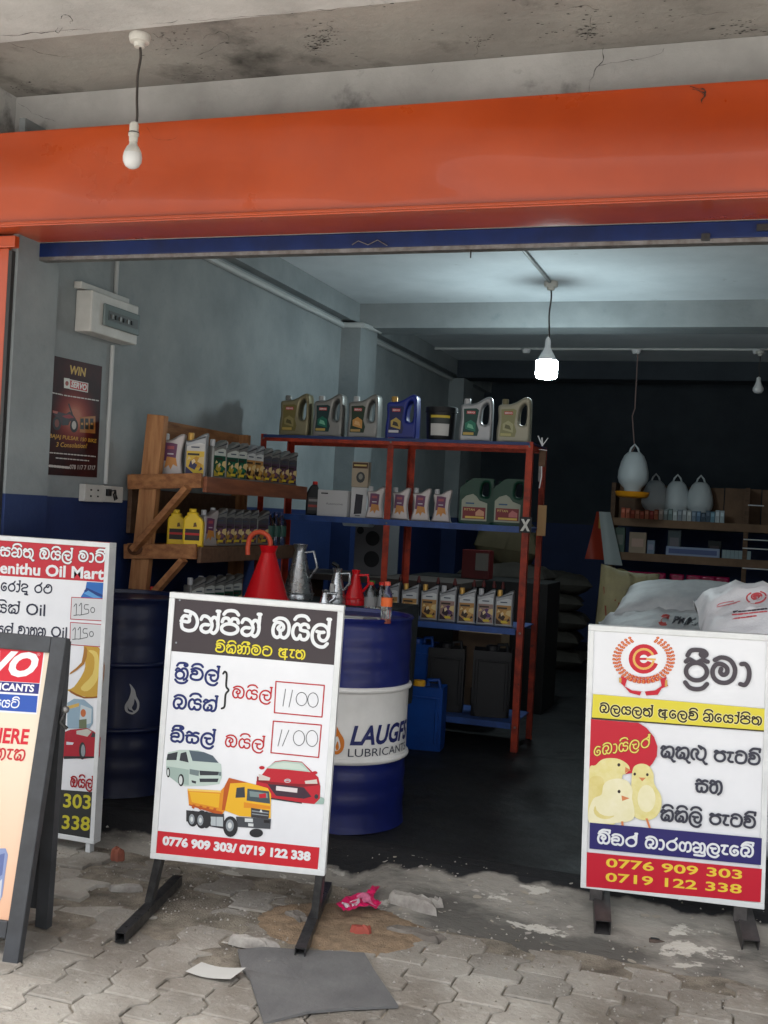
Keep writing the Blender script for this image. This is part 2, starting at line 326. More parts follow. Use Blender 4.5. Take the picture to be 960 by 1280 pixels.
bluepaint = mat('blue_shutter_paint', lin((10,36,88)), .5, c2=lin((7,26,66)), sc=5, rvar=.1)
steelgrey = mat('grey_steel', (.22,.22,.22), .45, .6, c2=(.12,.11,.1), sc=20)
blackfloor = mat('oily_floor', (.009,.0095,.011), .6, c2=(.016,.017,.018), sc=2.2, bump=.5, bsc=14, world=True, c3=(.045,.045,.045), sc3=7, lo3=.62, hi3=.85, rvar=.15)
strip = mat('worn_cement', (.25,.235,.205), .85, c2=(.095,.09,.08), sc=2.4, lo=.44, hi=.57, c3=(.44,.42,.37), sc3=5, lo3=.585, hi3=.605, det=13, stretch=(.7,1.5,1), bump=.9, bsc=16, world=True)
paverm = mat('paver_concrete', (.345,.325,.285), .9, c2=(.18,.158,.13), sc=2.1, lo=.38, hi=.64, det=10, c3=(.43,.41,.37), sc3=21, lo3=.55, hi3=.8, bump=.7, bsc=60, world=True)
sandm = mat('joint_sand', (.32,.285,.225), .95, c2=(.13,.112,.09), sc=9, bump=1, bsc=120, world=True)
t = paverm.node_tree; bs_ = t.nodes['Principled BSDF']; src = bs_.inputs['Base Color'].links[0].from_socket
oi = t.nodes.new('ShaderNodeObjectInfo'); mr = t.nodes.new('ShaderNodeMapRange'); mr.inputs[3].default_value = .8; mr.inputs[4].default_value = 1.16; t.links.new(oi.outputs['Random'], mr.inputs[0])
vm = t.nodes.new('ShaderNodeVectorMath'); vm.operation = 'SCALE'; t.links.new(src, vm.inputs[0]); t.links.new(mr.outputs[0], vm.inputs['Scale']); t.links.new(vm.outputs[0], bs_.inputs['Base Color'])
sawdust = mat('sawdust_sand', (.33,.235,.15), .95, c2=(.22,.16,.105), sc=30, bump=1, bsc=160, world=True)
white = mat('white_frame', (.66,.68,.68), .4, c2=(.56,.58,.58), sc=9)
panelw = mat('white_panel', (.7,.715,.74), .4, c2=(.65,.665,.69), sc=4)
blackst = mat('black_steel', (.022,.022,.023), .35, .3, c2=(.05,.05,.05), sc=25, rvar=.1)
woodm = mat('pine_wood', (.36,.165,.066), .65, c2=(.19,.075,.03), sc=5, lo=.35, hi=.65, det=9, bump=.3, bsc=30, stretch=(4,1,7), c3=(.14,.05,.02), sc3=2.5, lo3=.66, hi3=.8)
woodz = mat('pine_wood_upright', (.42,.21,.09), .65, c2=(.24,.1,.04), sc=5, lo=.35, hi=.65, det=9, bump=.3, bsc=30, stretch=(8,8,.7), c3=(.14,.05,.02), sc3=2.5, lo3=.68, hi3=.82)
wooddark = mat('dull_brown_wood', (.14,.08,.048), .7, c2=(.09,.05,.03), sc=5, stretch=(1,6,6))
rackred = mat('rack_orange_paint', lin((168,56,30)), .55, c2=lin((112,38,26)), sc=14, c3=lin((70,40,32)), sc3=40, lo3=.62, hi3=.72)
rackblue = mat('rack_blue_paint', lin((50,80,140)), .45, c2=lin((40,62,110)), sc=10)
drumblue = mat('drum_blue', lin((20,32,98)), .36, c2=lin((15,24,78)), sc=3, coat=.1, rvar=.08, c3=lin((50,60,120)), sc3=14, lo3=.7, hi3=.8)
drumnavy = mat('drum_navy', lin((12,24,58)), .4, c2=lin((9,17,44)), sc=3, coat=.05, rvar=.1)
drumwhite = mat('drum_white', (.72,.72,.7), .3, c2=(.6,.6,.58), sc=4, c3=(.3,.28,.25), sc3=13, lo3=.72, hi3=.8)
bgrey = mat('silver_plastic', (.27,.28,.29), .4, .4)
bgreydk = mat('dark_silver_plastic', (.2,.2,.19), .35, .4)
bgold = mat('olive_gold_plastic', (.2,.18,.11), .35, .4)
bblue = mat('blue_plastic', lin((24,40,120)), .35)
bgreen = mat('green_plastic', lin((6,52,38)), .45)
bblack = mat('black_plastic', (.008,.009,.011), .5, spec=.3)
byellow = mat('yellow_plastic', lin((225,190,50)), .4)
capgold = mat('gold_cap', lin((190,150,80)), .4, .3)
capgrey = mat('grey_cap', (.4,.41,.42), .4)
capred = mat('red_cap', lin((190,40,35)), .4)
whitepl = mat('white_plastic', (.7,.71,.72), .4)
galv = mat('galvanised_tin', (.5,.52,.53), .28, .9, c2=(.35,.37,.38), sc=14, rvar=.1)
redenamel = mat('red_enamel', lin((200,20,30)), .25, coat=.3)
clear = mat('clear_plastic', (.85,.9,.9), .08, trans=1.)
jblue = mat('jerry_blue', lin((18,70,150)), .35, c2=lin((14,58,128)), sc=6)
card = mat('cardboard', (.3,.2,.12), .8, c2=(.24,.16,.1), sc=8)
poly = mat('woven_white', (.66,.67,.69), .5, c2=(.58,.59,.62), sc=6, bump=.3, bsc=70)
polygrey = mat('woven_translucent', (.36,.38,.39), .6, c2=(.25,.27,.28), sc=5, bump=.2, bsc=50)
olive = mat('woven_olive', (.2,.19,.1), .7, c2=(.15,.14,.08), sc=7, bump=.4, bsc=80)
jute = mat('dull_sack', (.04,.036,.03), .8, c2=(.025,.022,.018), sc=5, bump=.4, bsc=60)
rubber = mat('grey_rubber_mat', (.15,.15,.147), .8, c2=(.11,.11,.11), sc=5, c3=(.24,.22,.19), sc3=34, lo3=.68, hi3=.74, bump=.3, bsc=60, world=True)

# ------------------------------------------------------------------ setting
XL, XR, YF, YB, ZF, ZC = -3.1, 1.5, 4.15, 12.6, .10, 3.04
g = MB().box(-80, 80, -80, 80, -.4, -.06).build('ground', mat('street_asphalt', (.22,.215,.205), .9, c2=(.17,.165,.16), sc=1, world=True)); struct(g)
fl = MB(); vs, fs = grid(lambda a, b: (XL+(XR-XL)*a, 4.1+(YB-4.1)*b, ZF), 1, 1)
fl.box(XL-.05, XR+.05, 4.18, YB, -.1, ZF); struct(fl.build('floor', blackfloor))
t = strip.node_tree; bs_ = t.nodes['Principled BSDF']; src = bs_.inputs['Base Color'].links[0].from_socket
ge = t.nodes.new('ShaderNodeNewGeometry'); sx = t.nodes.new('ShaderNodeSeparateXYZ'); t.links.new(ge.outputs['Position'], sx.inputs[0])
nz_ = t.nodes.new('ShaderNodeTexNoise'); nz_.inputs['Scale'].default_value = 6; nz_.inputs['Detail'].default_value = 14; t.links.new(ge.outputs['Position'], nz_.inputs['Vector'])
m1 = t.nodes.new('ShaderNodeMath'); m1.operation = 'MULTIPLY_ADD'; m1.inputs[1].default_value = .2; t.links.new(nz_.outputs['Fac'], m1.inputs[0]); t.links.new(sx.outputs[1], m1.inputs[2])
mr = t.nodes.new('ShaderNodeMapRange'); mr.inputs[1].default_value = 4.15; mr.inputs[2].default_value = 4.175; t.links.new(m1.outputs[0], mr.inputs[0])
mx = t.nodes.new('ShaderNodeMix'); mx.data_type = 'RGBA'; t.links.new(mr.outputs[0], mx.inputs[0]); t.links.new(src, mx.inputs[6]); mx.inputs[7].default_value = (.014,.0145,.016,1)
t.links.new(mx.outputs[2], bs_.inputs['Base Color'])
def y0f(x): s_ = min(1, max(0, (x+1.45)/.35)); return 3.93-.27*s_*s_*(3-2*s_)
def stripf(a, b):
    x = -3.9+5.4*a; s_ = min(1, max(0, (x+1.45)/.35)); y0 = 3.93-.27*s_*s_*(3-2*s_); y = y0+(4.28-y0)*b
    z = -.012+.118*min(1, max(0, (b-.08)/.62))**1.1
    z += (.012*noise.noise(Vector((x*5, y*7, 0)))+.006*noise.noise(Vector((x*17, y*17, 3))))*(1 if .02 < b < .8 else .3)
    if b > .95: z = ZF-.002-.01*(b-.95)/.05
    return (x, y+.035*noise.noise(Vector((x*3, b*2, 7)))*(b < .3), z)
vs, fs = grid(stripf, 150, 22); struct(MB().add(vs, fs).build('threshold', strip, sm=60))
# left wall with dado, pilasters, beams
lw = MB(); lw.box(XL-.25, XL, 4.152, YB+.2, 1.418, 3.18).build('tmp', wallgrey).name = 'left_wall'
wl = bpy.data.objects['left_wall']; tag(wl, 'grey painted left wall of the shop above a blue painted lower band', 'wall')
MB().box(XL-.25, XL+.0015, 4.154, YB+.2, -.1, 1.418).build('dado', dadoblue, wl)
MB().box(XL-.25, XL-.0005, 4.0, 4.1515, 1.4185, 2.53).build('wall_return', wallgrey, wl); MB().box(XL-.25, XL+.001, 4.0, 4.1535, -.1, 1.418).build('dado', dadoblue, wl)
MB().box(XL, XL+.03, 4.005, 4.30, 1.4205, 3.036).build('pilaster', wallgrey, wl)
MB().box(XL+.0015, XL+.032, 4.003, 4.302, ZF-.02, 1.4205).build('pilaster_dado', dadoblue, wl)
for yy in (7.93, 11.05):
    MB().box(XL, XL+.16, yy, yy+.38, 1.4205, 2.853).build('pilaster', wallgrey, wl)
    MB().box(XL, XL+.162, yy-.001, yy+.382, ZF-.02, 1.4205).build('pilaster_dado', dadoblue, wl)
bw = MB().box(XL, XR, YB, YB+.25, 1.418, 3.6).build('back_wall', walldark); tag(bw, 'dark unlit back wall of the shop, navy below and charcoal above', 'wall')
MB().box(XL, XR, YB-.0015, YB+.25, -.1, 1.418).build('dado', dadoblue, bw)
rw = MB().box(XR, XR+.25, 4.15, YB+.25, -.1, 3.6).build('right_wall', wallgrey); tag(rw, 'grey right wall of the shop, outside the picture', 'wall')
struct(MB().box(XL-.25, XR+.25, 4.16, YB+.25, ZC, 3.6).build('ceiling', ceilgrey))
b1 = MB().box(XL+.08, XR, 8.1, 8.4, 2.85, ZC+.01).build('ceiling_beam', wallgrey); struct(b1)
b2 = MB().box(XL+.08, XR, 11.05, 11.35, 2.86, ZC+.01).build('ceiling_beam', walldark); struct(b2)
struct(MB().box(XL-.1, XL+.08, 4.3, YB, 2.885, ZC+.012).build('wall_beam', wallgrey))
# canopy over the pavement
stain = mat('stained_concrete', (.33,.32,.295), .9, c2=(.22,.21,.195), sc=1.3, lo=.35, hi=.65, c3=(.05,.048,.044), sc3=2.7, lo3=.53, hi3=.72, bump=.5, bsc=25, world=True, det=9, rvar=0)
cn = MB().box(-6, 4, 3.34, 4.45, 3.19, 3.5).build('canopy_slab', stain); struct(cn)
MB().box(-6, 4, 1.5, 3.345, 3.05, 3.52).build('canopy_beam', plaster, cn)
MB().box(-6, -3.235, 3.346, 4.2, 2.94, 3.2).build('side_beam', plaster, cn)
fac = MB().box(-6, 4, 4.15, 4.4, 2.535, 3.189).build('front_wall', plaster); tag(fac, 'pale grey weathered wall strip above the orange fascia', 'wall')
lf = MB().box(-6, -3.352, 4.153, 4.4, -.1, 2.534).build('front_wall_return', plaster); tag(lf, 'wall left of the shop opening, beyond the picture', 'wall')
lf = MB().box(XR, 4, 4.152, 4.4, -.1, 2.534).build('front_wall_return', plaster); tag(lf, 'wall right of the shop opening, beyond the picture', 'wall')
# orange fascia: a dented sheet over a box
fs_ = empty('signboard_fascia', (-1, 3.9, 2.535)); tag(fs_, 'long blank orange fascia board across the shop front, dented', 'fascia')
def fasf(a, b):
    x = -5.4+9*a; z = 2.545+.377*b
    d = .009*noise.noise(Vector((x*1.6, z*5, 1)))+.004*noise.noise(Vector((x*3.1, z*3, 5)))+.006*math.sin(x*2.1+4*b)*b*(1-b)*4
    t = max(0, 1-b/(.58+.16*noise.noise(Vector((x*1.1, 0, 4)))+.08*noise.noise(Vector((x*3.3, 0, 9)))))
    d += .014*(1-t*t)
    return (x+1, 3.884-3.888-d, z-2.535)
vs, fs = grid(fasf, 220, 18)
MB().add(vs, fs).build('face_sheet', orange, fs_, sm=60)
MB().box(-4.4, 4.6, -.016, .25, 0, .0105).build('underside_sheet', orange, fs_, bevel=.003)
MB().box(-4.4, 4.6, -.0155, .25, .3865, .395).build('top_sheet', orange, fs_)
MB().bar((-4.4, -.02, .012), (4.6, -.02, .012), .012).build('edge_trim', orange, fs_, bevel=.002)
# blue shutter box + guide
sh = empty('roller_shutter', (-1, 4.15, 2.46)); tag(sh, 'blue roller shutter rail rolled up under the orange fascia', 'shutter')
MB().box(-2.0985, 2.5, 0, .06, .012, .072).build('housing', bluepaint, sh, bevel=.003)
MB().box(-2.0985, 2.5, .002, .05, -.004, .0115).build('bottom_bar', steelgrey, sh)
MB().box(-2.0995, -2.082, -.17, -.148, -2.44, .0).build('guide_rail', mat('dark_rail', (.03,.03,.03), .5), sh)
for k, (px, w_) in enumerate(((882, .03), (955, .05))):
    p = on(px, 296 if k == 0 else 284, 'Y', 4.14); MB().box(p.x+1-w_/2, p.x+1+w_/2, -.012, 0, p.z-2.46-.012, p.z-2.46+.012).build('latch', blackst, sh)
pts = [on(x, y, 'Y', 4.142)-Vector((-1, 4.15, 2.46)) for x, y in ((440,306),(448,301),(460,306),(472,300),(484,307))]
MB().tube(pts, .002, 5).build('wire', steelgrey, sh)
for px in (588,): 
    p = on(px, 312, 'Y', 4.16); MB().tube([(p.x+1, .02, p.z-2.46), (p.x+1, .02, p.z-2.46-.03)], .003, 5).build('pin', blackst, sh)
oc = empty('corner_pillar', (-3.25, 4.08, 0)); tag(oc, 'narrow orange clad pillar at the left edge of the shop opening', 'pillar')
MB().box(-.2, .150, -.1, -.0815, -.05, 2.47).build('cladding', orange, oc, bevel=.003)
MB().box(-.2, .19, -.115, -.083, 2.471, 2.52).build('bracket', orange, oc, bevel=.003)

# pavement of interlocking pavers
PW, PL, PA = .157, .198, .016
def zz(v):      # zigzag of the side joint over one period
    v = v % 1.0
    k = [(0,-1),(.3,-1),(.45,1),(.8,1),(.95,-1),(1,-1)]
    for (a, s), (b, t) in zip(k, k[1:]):
        if a <= v <= b: return PA*(s+(t-s)*(v-a)/(b-a))
def paver_mesh(ph):
    vv = sorted(set([0, 1]+[(x-ph) % 1 for x in (.3,.45,.8,.95)]))
    gp = .0056
    L = [(-PW/2+gp/2+zz(v+ph), (v-.5)*(PL-gp)) for v in vv]; Rr = [(PW/2-gp/2+zz(v+ph), (v-.5)*(PL-gp)) for v in vv]
    ring = L[::-1]+Rr; n = len(ring); mb = MB(); c = .004
    top = [(x*(1-2*c/PW), y*(1-2*c/PL), 0) for x, y in ring]; mid = [(x, y, -c) for x, y in ring]; bot = [(x, y, -.05) for x, y in ring]
    mb.add(top+mid+bot, [tuple(range(n))]+[(i, (i+1) % n, n+(i+1) % n, n+i) for i in range(n)]+[(n+i, n+(i+1) % n, 2*n+(i+1) % n, 2*n+i) for i in range(n)])
    return mb.mesh('paver', paverm)
pm = [paver_mesh(0), paver_mesh(.5)]
vs, fs = grid(lambda a, b: (-4.4+6.4*a, 1.4+2.75*b, -.0075+.004*noise.noise(Vector((a*60, b*30, 0)))), 160, 60)
pv = MB().add(vs, fs).build('pavement', sandm, sm=60); struct(pv)
def in_hole(x, y): return ((x+1.28)/.27)**2+((y-3.62)/.2)**2 < 1
x0 = -.5863-PW*24+.02; 
for i in range(36):
    for j in range(-2, 12):
        x = x0+i*PW; y = 3.60-(j-1)*PL+(i % 2)*PL/2
        if x > 1.6 or x < -4 or y+PL/2 > y0f(x)+.1: continue
        if in_hole(x, y) or (random.random() < .04 and x < -1.3 and y > 3.2): continue
        bad = x < -1.25 and y > 3.15; near = x < -.9 and y > 3.3
        t = .035 if bad else (.012 if near else .005)
        o = link('paver', pm[i % 2], pv); o.location = (x, y, random.uniform(-.014, .006) if bad else random.uniform(-.002, .003))
        o.rotation_euler = (random.uniform(-t, t), random.uniform(-t, t), random.uniform(-t, t)*.6)
# side pavers further forward are covered by the sheet
struct(MB().box(-40, 40, -4, 1.42, -.059, -.004).build('footpath', mat('footpath_concrete', (.36,.345,.32), .9, c2=(.28,.27,.25), sc=3, world=True, bump=.4)))
# sand heap in the broken part
def sandf(a, b):
    x = -1.62+.68*a; y = 3.36+.44*b; e = max(0, 1-((x+1.28)/.34)**2-((y-3.6)/.24)**2)
    return (x, y, -.016+.026*min(1, e*2)+.007*noise.noise(Vector((x*22, y*22, 0)))*min(1, e*4)+.003*noise.noise(Vector((x*70, y*70, 0))))
vs, fs = grid(sandf, 70, 50); so = MB().add(vs, fs).build('loose_sand', sawdust, sm=60)
so['label'] = 'brown sand showing where the pavers are broken away'; so['category'] = 'sand'; so['kind'] = 'stuff'
def chunk(px, py, sx, sy, sz, rz, m, label, name='concrete_chunk', grp=None, tilt=.0, z=.0):
    p = on(px, py, 'Z', z); rr = random.Random(int(px*7+py)); n = 15; mb = MB()
    rad = [rr.uniform(.72, 1.12) for _ in range(n)]; ph = rr.random()*6
    def rg(k, zz_, jit=0.): return [(sx*.5*k*rad[i]*math.copysign(abs(math.cos(2*PI*i/n+.2))**.7, math.cos(2*PI*i/n+.2)), sy*.5*k*rad[i]*math.copysign(abs(math.sin(2*PI*i/n+.2))**.7, math.sin(2*PI*i/n+.2)), zz_*(1+jit*noise.noise(Vector((i*1.3+px, py, k*3))))) for i in range(n)]
    rings = [rg(1.05, -.012), rg(1., sz*.45, .6), rg(.86, sz*.9, .5), rg(.45, sz*1.05, .5)]
    fs = [(a*n+i, a*n+(i+1) % n, (a+1)*n+(i+1) % n, (a+1)*n+i) for a in range(3) for i in range(n)]+[tuple(range(3*n, 4*n))]
    o = mb.add(sum(rings, []), fs).build(name, m, sm=25); o.location = p; o.rotation_euler = (tilt, 0, rz); tag(o, label, name.split('_')[-1], grp); return o
cem = mat('pale_cement', (.4,.38,.34), .9, c2=(.24,.22,.2), sc=18, bump=.6, bsc=50)
cemd = mat('mid_cement', (.2,.18,.155), .9, c2=(.13,.115,.1), sc=15, bump=.6, bsc=50)
chunk(316, 1180, .17, .03, .02, .02, cem, 'long white broken cement strip beside the grey rubber mat', z=.01)
chunk(515, 1130, .2, .06, .03, -.3, cem, 'pale broken cement lump right of the pink packet', z=.03)
chunk(545, 1135, .06, .04, .035, .2, cem, 'small pale cement piece at the edge of the sand hole', z=.02)
chunk(147, 1071, .05, .04, .03, .3, mat('brick_red', (.3,.1,.06), .9, c2=(.2,.07,.05), sc=20), 'small red brick lump between the tall sign and drum sign', 'brick_lump', z=.04)
chunk(160, 1110, .13, .03, .012, .5, cem, 'white cement scrap on the dirt left of the sign foot', z=.005)
chunk(588, 1150, .16, .09, .012, .1, cemd, 'flat grey paver fragment right of the sand hole', 'paver_fragment', z=.006)
chunk(372, 1150, .12, .05, .02, -.4, cemd, 'tilted paver fragment between sign foot and brown sand', 'paver_fragment', z=.0, tilt=.15)
chunk(520, 1168, .2, .07, .014, -.05, cemd, 'broken paver edge in front of the sand hole', 'paver_fragment', z=.004)
chunk(450, 1165, .07, .03, .02, .3, mat('red_scrap', (.32,.07,.05), .7), 'faded red scrap lying on the brown sand', 'red_scrap', z=.012)
chunk(560, 1142, .12, .1, .02, .1, cemd, 'smeared grey mortar patch right of the sand hole', 'mortar_patch', z=.0)
# pebbles / crumbs
mb = MB()
for k in range(1500):
    x = random.uniform(-2.7, .3); y = random.choice([random.uniform(2.6, 4.15), random.gauss(3.6, .2)]); y = min(4.14, max(2.5, y)); s = random.uniform(.0012, .0045)*(1.6 if random.random() < .05 else 1)
    b = (y-y0f(x))/(4.28-y0f(x)); z = max(.003, stripf((x+3.9)/5.4, b)[2]+.001) if b > .05 else .003
    T = Matrix.Translation((x, y, z)) @ Matrix.Rotation(random.random()*6, 4, 'Z')
    mb.add([(-s,-s*.7,-.002),(s,-s*.8,-.002),(s*.9,s*.7,-.002),(-s*.8,s,-.002),(0,0,s*.8)], [(0,1,4),(1,2,4),(2,3,4),(3,0,4)], random.choice((0,0,1)), T)
cr = mb.build('grit', [cem, sandm]); cr['label'] = 'scattered pale grit and crumbs over the pavers and threshold'; cr['category'] = 'grit'; cr['kind'] = 'stuff'
# peeling flakes along the threshold
rr = random.Random(11); mb = MB()
for k in range(170):
    x = rr.uniform(-1.35, .25) if k % 3 else rr.gauss(-1., .2); yb = 4.02+.06*math.sin(x*3) if k % 2 else 3.82; y = rr.gauss(yb, .055); b = (y-y0f(x))/(4.28-y0f(x))
    if not .05 < b < .93: continue
    sx_ = rr.uniform(.002, .011)*(2.4 if rr.random() < .12 else 1); sy_ = sx_*rr.uniform(.3, .7); a0 = rr.gauss(0, .35); n = 8
    z = stripf((x+3.9)/5.4, b)[2]+.0035; q = []
    for i in range(n):
        u = sx_*rr.uniform(.5, 1.2)*math.cos(2*PI*i/n); v_ = sy_*rr.uniform(.5, 1.2)*math.sin(2*PI*i/n)
        px_, py_ = x+u*math.cos(a0)-v_*math.sin(a0), y+u*math.sin(a0)+v_*math.cos(a0); b2 = (py_-y0f(px_))/(4.28-y0f(px_)); q.append((px_, py_, stripf((px_+3.9)/5.4, b2)[2]+.003))
    mb.add(q, [tuple(range(n))], rr.choice((0,0,1)))
fk = mb.build('paint_flakes', [cem, mat('flake_brown', (.27,.245,.2), .9)]); fk['label'] = 'pale peeling flakes on the worn threshold cement'; fk['category'] = 'flakes'; fk['kind'] = 'stuff'
# mat
mt = [on(x, y, 'Z', .006) for x, y in ((297,1189),(330,1187),(380,1188),(455,1193),(468,1217),(498,1258),(440,1262),(385,1268),(330,1279),(322,1255),(312,1225),(303,1212))]
c0 = sum(mt, Vector())/len(mt); mb = MB(); n = len(mt)
mb.add([(p.x-c0.x, p.y-c0.y, .004+.004*math.sin(i*2.1)) for i, p in enumerate(mt)]+[(p.x-c0.x, p.y-c0.y, -.004+.004*math.sin(i*2.1)) for i, p in enumerate(mt)]+[(0,0,.004)],
       [(i, (i+1) % n, 2*n) for i in range(n)]+[(n+i, n+(i+1) % n, (i+1) % n, i) for i in range(n)])
o = mb.build('rubber_mat', rubber); o.location = (c0.x, c0.y, .008); tag(o, 'torn grey rubber mat lying flat on the pavers', 'mat')
# paper scrap, pink packet
vs, fs = grid(lambda a, b: (-.075+.15*a+.02*b, -.04+.08*b-.02*a, .004+.012*abs(a-.4)**1.5*2+.006*b*a), 8, 5)
o = MB().add(vs, fs).build('paper_scrap', P(214,214,208, r=.8), sm=60); o.location = on(267, 1216, 'Z', .004); o.rotation_euler = (0, 0, .12); tag(o, 'curled white paper scrap on the pavers', 'paper')
c_ = on(446, 1129, 'Z', .04); pk = empty('pink_packet', c_); tag(pk, 'crumpled pink and white snack packet lying on the sand', 'packet')
zp = lambda x, y: (280+x/4.364, 1100+y/4.364)
def crumple(name, pts, m, dz=0.):
    q = [on(*zp(*p), 'Z', .04)-c_ for p in pts]; q = ccw([(p.x, p.y) for p in q])
    bm = bmesh.new(); vs = [bm.verts.new((p[0], p[1], 0)) for p in q]; es = [bm.edges.new((vs[i], vs[(i+1) % len(vs)])) for i in range(len(vs))]
    bmesh.ops.triangle_fill(bm, edges=es, use_beauty=True); bmesh.ops.subdivide_edges(bm, edges=bm.edges[:], cuts=3, use_grid_fill=True)
    for v in bm.verts: v.co.z = .016*noise.noise(v.co*22)+.008*noise.noise(v.co*60)+.006+dz
    me = bpy.data.meshes.new(name); bm.to_mesh(me); bm.free(); matlist(me, m); link(name, me, pk)
crumple('wrapper', [(610,145),(640,120),(690,92),(740,84),(780,72),(800,50),(825,30),(855,42),(830,75),(815,95),(845,112),(860,128),(830,150),(790,146),(740,158),(700,165),(650,182)], P(226,30,100, r=.3))
crumple('white_print', [(640,140),(665,128),(690,160),(655,172)], P(235,215,222), .0025); crumple('white_print', [(680,122),(735,112),(740,142),(700,155)], P(235,215,222), .0025); crumple('pale_print', [(720,100),(790,88),(800,120),(835,140),(760,140),(745,115)], P(235,130,165), .002)
# metal hasp
hp = empty('floor_latch', on(830, 1180, 'Z', .02), .1); tag(hp, 'rusty shutter latch plate lying on the cement under the chick sign', 'latch')
MB().box(-.05, .05, -.018, .018, -.004, .014).build('plate', mat('rusty_steel', (.11,.08,.065), .7, .4, c2=(.06,.05,.045), sc=20), hp, bevel=.004)
MB().box(-.045, -.015, -.006, .006, .0142, .0155).build('slot', bblack, hp); MB().box(.05, .062, -.01, .01, 0, .012).build('tongue', blackst, hp)

# ------------------------------------------------------------------ signs
def frame_sign(name, o, a, b, W, H, label, thick=.03, fwid=.02, cat='sign', group='white framed standing signs'):
    o = Vector(o); a = Vector(a).normalized(); b = Vector(b).normalized(); n = a.cross(b)
    base = o+a*(W/2); base = base-b*(base.z/b.z) if base.z > .08 else base
    r = empty(name, base, math.atan2(a.y, a.x)); tag(r, label, cat, group)
    B = Board(r, o, a, b)
    pn = MB().box(fwid*.9, W-fwid*.9, .0, .004, fwid*.9, H-fwid*.9).build('panel', panelw, r, mw=B.loc)
    for x0, x1, z0, z1 in ((0, W, 0, fwid), (0, W, H-fwid, H), (0, fwid, fwid, H-fwid), (W-fwid, W, fwid, H-fwid)):
        MB().box(x0, x1, -.006, thick, z0, z1).build('frame_bar', white, r, mw=B.loc, bevel=.002)
    B.loc0 = B.loc; B.loc = Matrix(); B.root = pn
    return r, B
def foot(r, top, base, back, front, wd, n='foot_bar', blackst=blackst):
    mw = r.matrix_world.inverted(); 
    mb = MB(); mb.bar(top, base, wd*.8); mb.build('post', blackst, r, mw=mw, bevel=.002)
    mb = MB(); d = Vector(front)-Vector(back); L = d.length; d.normalize(); x = d.cross(Vector((0,0,1))).normalized(); z = x.cross(d); T = Matrix((x, d, z)).transposed().to_4x4(); T.translation = Vector(back)
    h = wd/2; t = .004      # hollow square tube, open at the front end
    mb.box(-h, h, 0, L, -h, -h+t, T=T); mb.box(-h, h, 0, L, h-t, h, T=T); mb.box(-h, -h+t, 0, L, -h+t, h-t, T=T); mb.box(h-t, h, 0, L, -h+t, h-t, T=T)
    mb.box(-h+t, h-t, L*.5, L*.52, -h+t, h-t, T=T)
    mb.build(n, blackst, r, mw=mw)
# middle sign
r, B = frame_sign('oil_price_sign', (-1.9326, 3.4037, .1908), (.9733,.22892,-.01688), (.01252,.02049,.99971), .61, .92,
    'white framed oil price sign with van, tipper truck and red car, dark top band')
mid_root = r
bpy.context.view_layer.update()
f1, b1_ = on(150,1172,'Z',.018), on(222,1100,'Z',.018); f2, b2_ = on(375,1192,'Z',.018), on(409,1108,'Z',.018)
pa = B.o+B.a*.03+B.b*.02; pb = B.o+B.a*.60+B.b*.02
foot(r, tuple(pa+Vector((0,.015,0))), tuple(on(187,1128,'Z',.03)), tuple(b1_), tuple(f1), .035)
foot(r, tuple(pb+Vector((-.01,.015,0))), tuple(on(394,1148,'Z',.03)), tuple(b2_), tuple(f2), .035)
Z1 = lambda x, y: (200+x/4, 740+y/4); Z2 = lambda x, y: (190+x/4, 820+y/4); Z3 = lambda x, y: (180+x/4, 930+y/4)
dark = P(66,58,62); navy = P(28,44,110); redp = P(196,34,44); ylw = P(238,222,60); wht = P(240,244,246); blk = P(34,38,40)
B.poly('header_band', [Z1(75,32), Z1(888,98), Z1(870,365), Z1(55,295)], dark)
B.sinh('e n^ j~ n^', (225,787.5), (324,795), 19.5, 4.3, wht); B.sinh('O y~ l^', (339.5,796.5), (411,802), 20, 4.3, wht)
B.sinh('v~ k~ N= m T', (269,814.5), (339.5,820), 10, 1.9, ylw, P(60,55,10), 1.2); B.sinh('A x t', (348,821), (381,823.5), 10.5, 1.9, ylw, P(60,55,10), 1.2)
B.sinh('tR= v~ l^', (218.6,848), (273,852), 13.5, 3., navy); B.sinh('b y~ k^', (216,885), (270.6,889), 13.5, 3., navy); B.sinh('D= s l^', (213,926.5), (267.7,931), 13.5, 3., navy)
B.sinh('O y~ l^', (290,872), (339,876), 12, 2., redp); B.sinh('O y~ l^', (281,933), (329.7,937), 12, 2., redp)
zb = lambda x, y: (205+x/10.667, 820+y/10.667)
B.line([zb(*p) for p in ((790,235),(812,208),(838,245),(830,400),(862,455),(822,515),(808,670),(770,700))], 2.6, blk, 'brace_mark')
for q in ([(620,127),(862,147),(850,305),(612,283)], [(607,325),(847,345),(833,507),(595,483)]):
    B.line([Z2(*p) for p in q], 1.5, redp, 'price_box', True)
pen = P(70,74,78)
B.lines([[Z2(668,165),Z2(655,250)],[Z2(703,170),Z2(685,255)],[Z2(*p) for p in ell(748,215,27,33,14,2)+[ell(748,215,27,33,14,2)[0]]],[Z2(*p) for p in ell(805,220,26,36,14,2)+[ell(805,220,26,36,14,2)[0]]]], .8, pen, 'handwritten_price')
B.lines([[Z2(650,368),Z2(630,450)],[Z2(685,370),Z2(652,450)],[Z2(*p) for p in ell(735,410,28,37,14,2)+[ell(735,410,28,37,14,2)[0]]],[Z2(*p) for p in ell(800,412,29,40,14,2)+[ell(800,412,29,40,14,2)[0]]]], .8, pen, 'handwritten_price')
B.poly('footer_band', [Z3(58,432), Z3(878,517), Z3(868,632), Z3(50,547)], P(212,38,52))
B.latin('0776 909 303/ 0719 122 338', (203,1055.3), (388,1075.5), 10.5, wht, .055)
